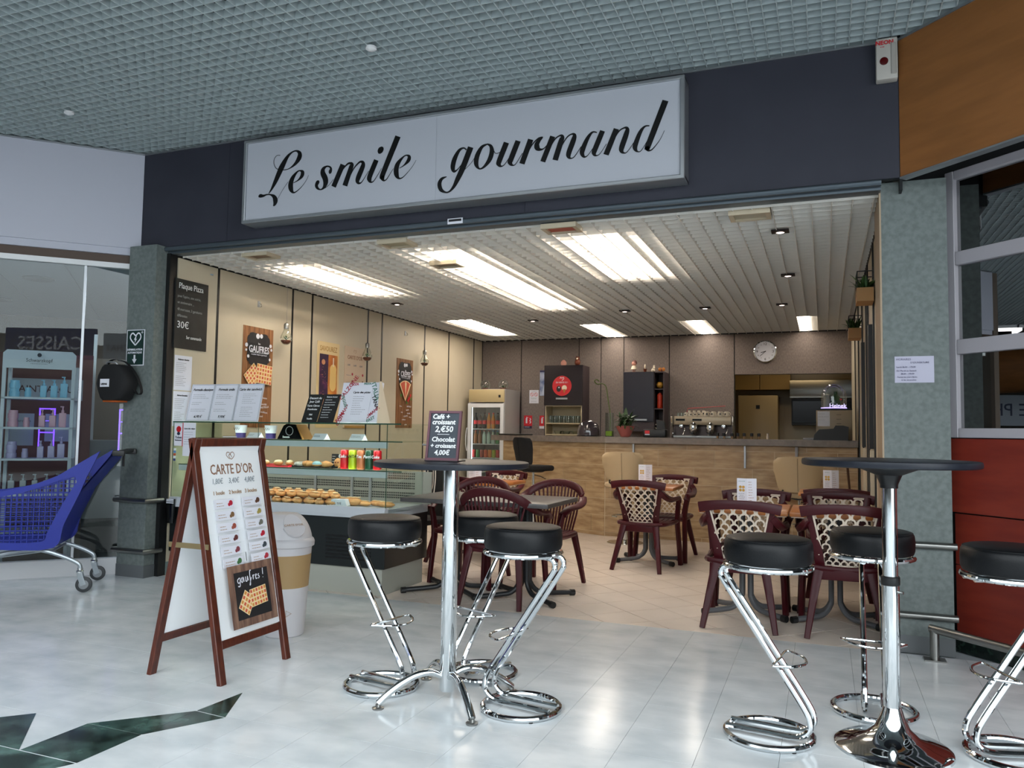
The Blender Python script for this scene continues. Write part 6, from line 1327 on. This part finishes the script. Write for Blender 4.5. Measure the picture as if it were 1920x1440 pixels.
# ================================================================== INSIDE THE LEFT-HAND SHOP
def in_left(x, y, z): return ML @ Vector((x, y, z))
def shop_thing(name, label, ctg, x, y, z=0., grp=None):
    t = thing(name, label, ctg, in_left(x, y, z), math.radians(45), grp); return t
SHW = mat('shelf_unit_white', '#a9b1b8', .4)
def unit(x0, w, label):
    t = shop_thing('display_shelves', label, 'shelf unit', x0, .55)
    for a in (0, w-.028): B(a, a+.028, 0, .03, 0, 1.78).build('upright', SHW, t, smooth=False); B(a, a+.028, .28, .31, 0, 1.78).build('upright', SHW, t, smooth=False)
    for z in (.30, .62, .93, 1.205, 1.47): B(.0, w, 0, .31, z, z+.018).build('shelf', SHW, t, smooth=False)
    MB().prism([(0, 0), (w, 0), (w, .13), (w-.03, .16), (.03, .16), (0, .13)], -.03, 0, frame((0, -.002, 1.74), (1, 0, 0), (0, 0, 1)) @ Matrix.Translation((0, 0, .0))).build('header', SHW, t, smooth=False)
    return t
u1 = unit(-1.075, .56, 'white cosmetics shelf unit with named header behind the left shop window')
M_ = frame((.28, -.0035, 1.80), (1, 0, 0), (0, 0, 1)) @ Matrix.Translation((0, 0, .001)); text('Schwarzkopf', .044, INK, u1, M_ @ Matrix.Translation((0, .01, .030)), sx=.9); text('P R O F E S S I O N A L', .013, INK, u1, M_ @ Matrix.Translation((0, -.02, .030)))
MB().prism([(.017*math.cos(a), .018*math.sin(a)) for a in [2*PI*i/16 for i in range(16)]], 0, .002, M_ @ Matrix.Translation((0, .058, .030))).build('head_emblem', INK, u1, smooth=False)
unit(-1.72, .56, 'white shelf unit at the left picture edge behind the shop window')
def jar(x, y, z, r, h, m, l, g): t = shop_thing('cosmetic_jar', l, 'jar', x+.525, y+.17, z, g); MB().lathe([(r, 0), (r, h*.62), (0, h*.62)], 18).build('body', m, t); MB().lathe([(r*.86, h*.63), (r*.86, h), (0, h)], 18).build('lid', m, t)
def bot(x, y, z, w, h, m, l, g): t = shop_thing('cosmetic_bottle', l, 'bottle', x+.525, y+.17, z, g); B(-w/2, w/2, -.02, .02, 0, h*.68, bev=.006).build('body', m, t); MB().lathe([(.012, h*.68), (.012, h*.8), (.006, h*.82), (.006, h), (0, h)], 10).build('pump', m, t); B(-.02, .008, -.006, .006, h*.95, h).build('nozzle', m, t, smooth=False)
for z, c, nm in ((1.489, '#6fa6c0', 'pale blue'), (1.224, '#b98f9f', 'pink'), (.949, '#9a93b4', 'lilac')):
    m = mat('cosmetic_'+nm.replace(' ', '_'), c, .4); g = nm+' cosmetics in the shop window'
    jar(-1.51, .44, z, .042, .075, m, 'lower '+nm+' cosmetic jar at the left of its shelf', g); jar(-1.51, .44, z+.076, .042, .07, m, nm+' cosmetic jar stacked on another at the left of its shelf', g); jar(-1.41, .46, z, .026, .085, m, 'narrow '+nm+' cosmetic pot left of the bottles', g)
    bot(-1.29, .45, z, .05, .155, m, 'shorter '+nm+' pump bottle in the middle of the shelf', g); bot(-1.21, .47, z, .052, .16, m, nm+' pump bottle second from the right on the shelf', g); bot(-1.13, .44, z, .055, .19, m, 'tall '+nm+' pump bottle at the right of the shelf', g)
for i in range(5): bot(-1.50+.09*i, .45, .639, .05, .17, mat('cosmetic_grey', '#8b8f92', .4), ORD[i]+' grey bottle from the left on the shelf behind the trolley', 'grey bottles low in the shop window')
t = shop_thing('salon_sign', 'red and white salon name board hanging behind the shelf unit', 'sign', -.74, 1.10, 1.36)
B(-.62, .32, 0, .02, -.8, .56).build('red_backing', mat('salon_red', '#4a1512', .6), t, smooth=False); F = Face(frame((0, -.001, .22), (1, 0, 0), (0, 0, 1)), t); F.rect(-.07, 0, .62, .20, mat('salon_grey', '#8c9498', .6), 'name_strip'); F.text(-.06, 0, 'SAINT ALGUE', .088, mat('salon_letters', '#3a1a1a', .6), bold=.001)
F.rect(-.25, -.38, .2, .3, mat('salon_grey', '#8c9498', .6), 'poster'); F.text(-.25, -.30, 'la promo', .04, INK); F.rect(.07, -.36, .26, .26, mat('salon_grey', '#8c9498', .6), 'poster')
t = shop_thing('ceiling_light', 'added light panel hidden behind the pillar to brighten the left shop', 'ceiling light', .15, 1.5, 2.60); B(-.14, .14, -1.2, 1.2, .0, .01).build('diffuser', mat('shop_fill_glow', '#eef4ff', .5, emit=14), t, smooth=False)  # unseen glowing panel, added to brighten the shelves behind the glass
t = shop_thing('storage_cabinet', 'grey storage cabinet inside the left shop beyond the trolley handle', 'cabinet', -.50, 1.25, 0); B(0, .62, 0, .5, .34, 1.10).build('body', mat('cabinet_grey', '#55595a', .5), t, smooth=False); B(.50, .54, -.02, 0, .78, .93, bev=.004).build('handle', BLACK, t); B(.02, .60, .05, .45, 0, .338).build('base', BLACK, t, smooth=False)
t = shop_thing('wall_partition', 'taupe partition panel inside the left shop next to the pillar', 'partition', -.45, 1.8, 0); B(0, 1.0, 0, .05, 0, 1.95).build('panel', mat('partition_taupe', '#5f564c', .7), t, smooth=False); B(-.03, 0, -.01, .06, 0, 2.2).build('post', ALU, t, smooth=False)
VGLOW = mat('violet_reflection_glow', '#6a3cff', .4, emit=3.0)  # violet window reflections built as glowing frames inside the shop
for x0, l in ((-.155, 'violet glowing frame standing for a reflection at the right edge of the shop window'), (-.83, 'violet glowing frame standing for a reflection between the cosmetics shelves')):
    t = shop_thing('reflection_frame', l, 'light', x0, .72 if x0 > -.5 else .93, 0); fr = MB()
    for a in ((0, .01, .96, 1.40), (.12, .13, .96, 1.40), (0, .13, 1.39, 1.40), (0, .13, 1.17, 1.18), (0, .13, 1.28, 1.285)): fr.box(a[0], a[1], 0, .01, a[2], a[3])
    fr.build('tube', VGLOW, t, smooth=False)
for x, y in ((-.9, 1.0), (-2.0, 1.3), (-1.5, 2.6)):
    t = shop_thing('ceiling_speaker', 'round grey ceiling grille in the left shop, '+('nearest the pillar' if x > -1 else 'nearest the left edge' if y < 2 else 'farthest from the glass'), 'speaker', x, y, 2.60); MB().lathe([(.13, .02), (.14, .01), (.12, 0), (0, 0)], 28).build('grille', mat('grille_grey', '#59615f', .6), t)
# ================================================================== THINGS ACROSS THE MALL THAT THE WINDOWS MIRROR
def refl_board(name, label, ctg, p0, p1, z0, z1, m, s, sz, tm, flip=False):
    p0, p1 = Vector((*p0, 0)), Vector((*p1, 0)); xd = (p1-p0).normalized(); L = (p1-p0).length; t = thing(name, label, ctg, ((p0+p1)/2+Vector((0, 0, z0))))
    M = frame((0, 0, (z1-z0)/2), xd, (0, 0, 1)); MB().box(-L/2, L/2, -(z1-z0)/2, (z1-z0)/2, -.05, 0, M=M).build('board', m, t, smooth=False); text(s, sz, tm, t, M @ Matrix.Translation((0, 0, .002)), bold=.002); return t
refl_board('checkout_sign', 'blue checkout sign across the mall, mirrored in the left shop window', 'sign', (-.35, -1.45), (-.95, -2.95), 2.42, 2.98, mat('sign_blue', '#20306a', .5), 'CAISSES', .34, PAPER)
refl_board('shopping_sign', 'white sign across the mall, mirrored at the right edge of the left shop window', 'sign', (-.10, -.72), (-.32, -1.30), 2.36, 2.90, mat('sign_pale', '#a9b2bd', .5), 'ACHAT', .16, mat('sign_navy', '#1d2a4c', .5))
t = refl_board('photo_shop_sign', 'white photo shop sign across the mall, mirrored in the lower pane of the right window', 'sign', (-15.3, .4), (-14.45, 3.6), 1.55, 2.25, mat('sign_pale', '#a9b2bd', .5), 'ESPACE PHOTO', .40, mat('sign_navy', '#1d2a4c', .5))
t = thing('maple_barrel', 'big maple-clad half barrel bulkhead across the mall, mirrored in the right window', 'bulkhead', (-13.2, 2.6, 2.75)); MB().tube([(-.6, 2.2, 0), (.1, 0, 0), (.8, -2.4, .1)], .55, 28).build('cladding', ORANGE, t)
t = thing('maple_barrel', 'higher maple-clad barrel bulkhead across the mall, mirrored above the other', 'bulkhead', (-11.2, .6, 3.25)); MB().tube([(-.9, 1.0, .0), (.7, -1.2, .0)], .25, 24).build('cladding', ORANGE, t)
t = thing('zigzag_lamp', 'white lit zigzag lamp across the mall, mirrored in the right window', 'lamp', (-10.0, 3.2, 3.12)); MB().box(-.25, .25, -.35, -.29, 0, .05).box(-.25, .25, .29, .35, 0, .05).box(.20, .26, -.30, .30, 0, .05).build('light_bar', mat('zigzag_light', '#ffffff', .5, emit=4), t, smooth=False); MB().box(-.27, .28, -.37, -.27, .051, .10).box(-.27, .28, .27, .37, .051, .10).box(.18, .28, -.30, .30, .051, .10).build('housing', WHITE, t, smooth=False)
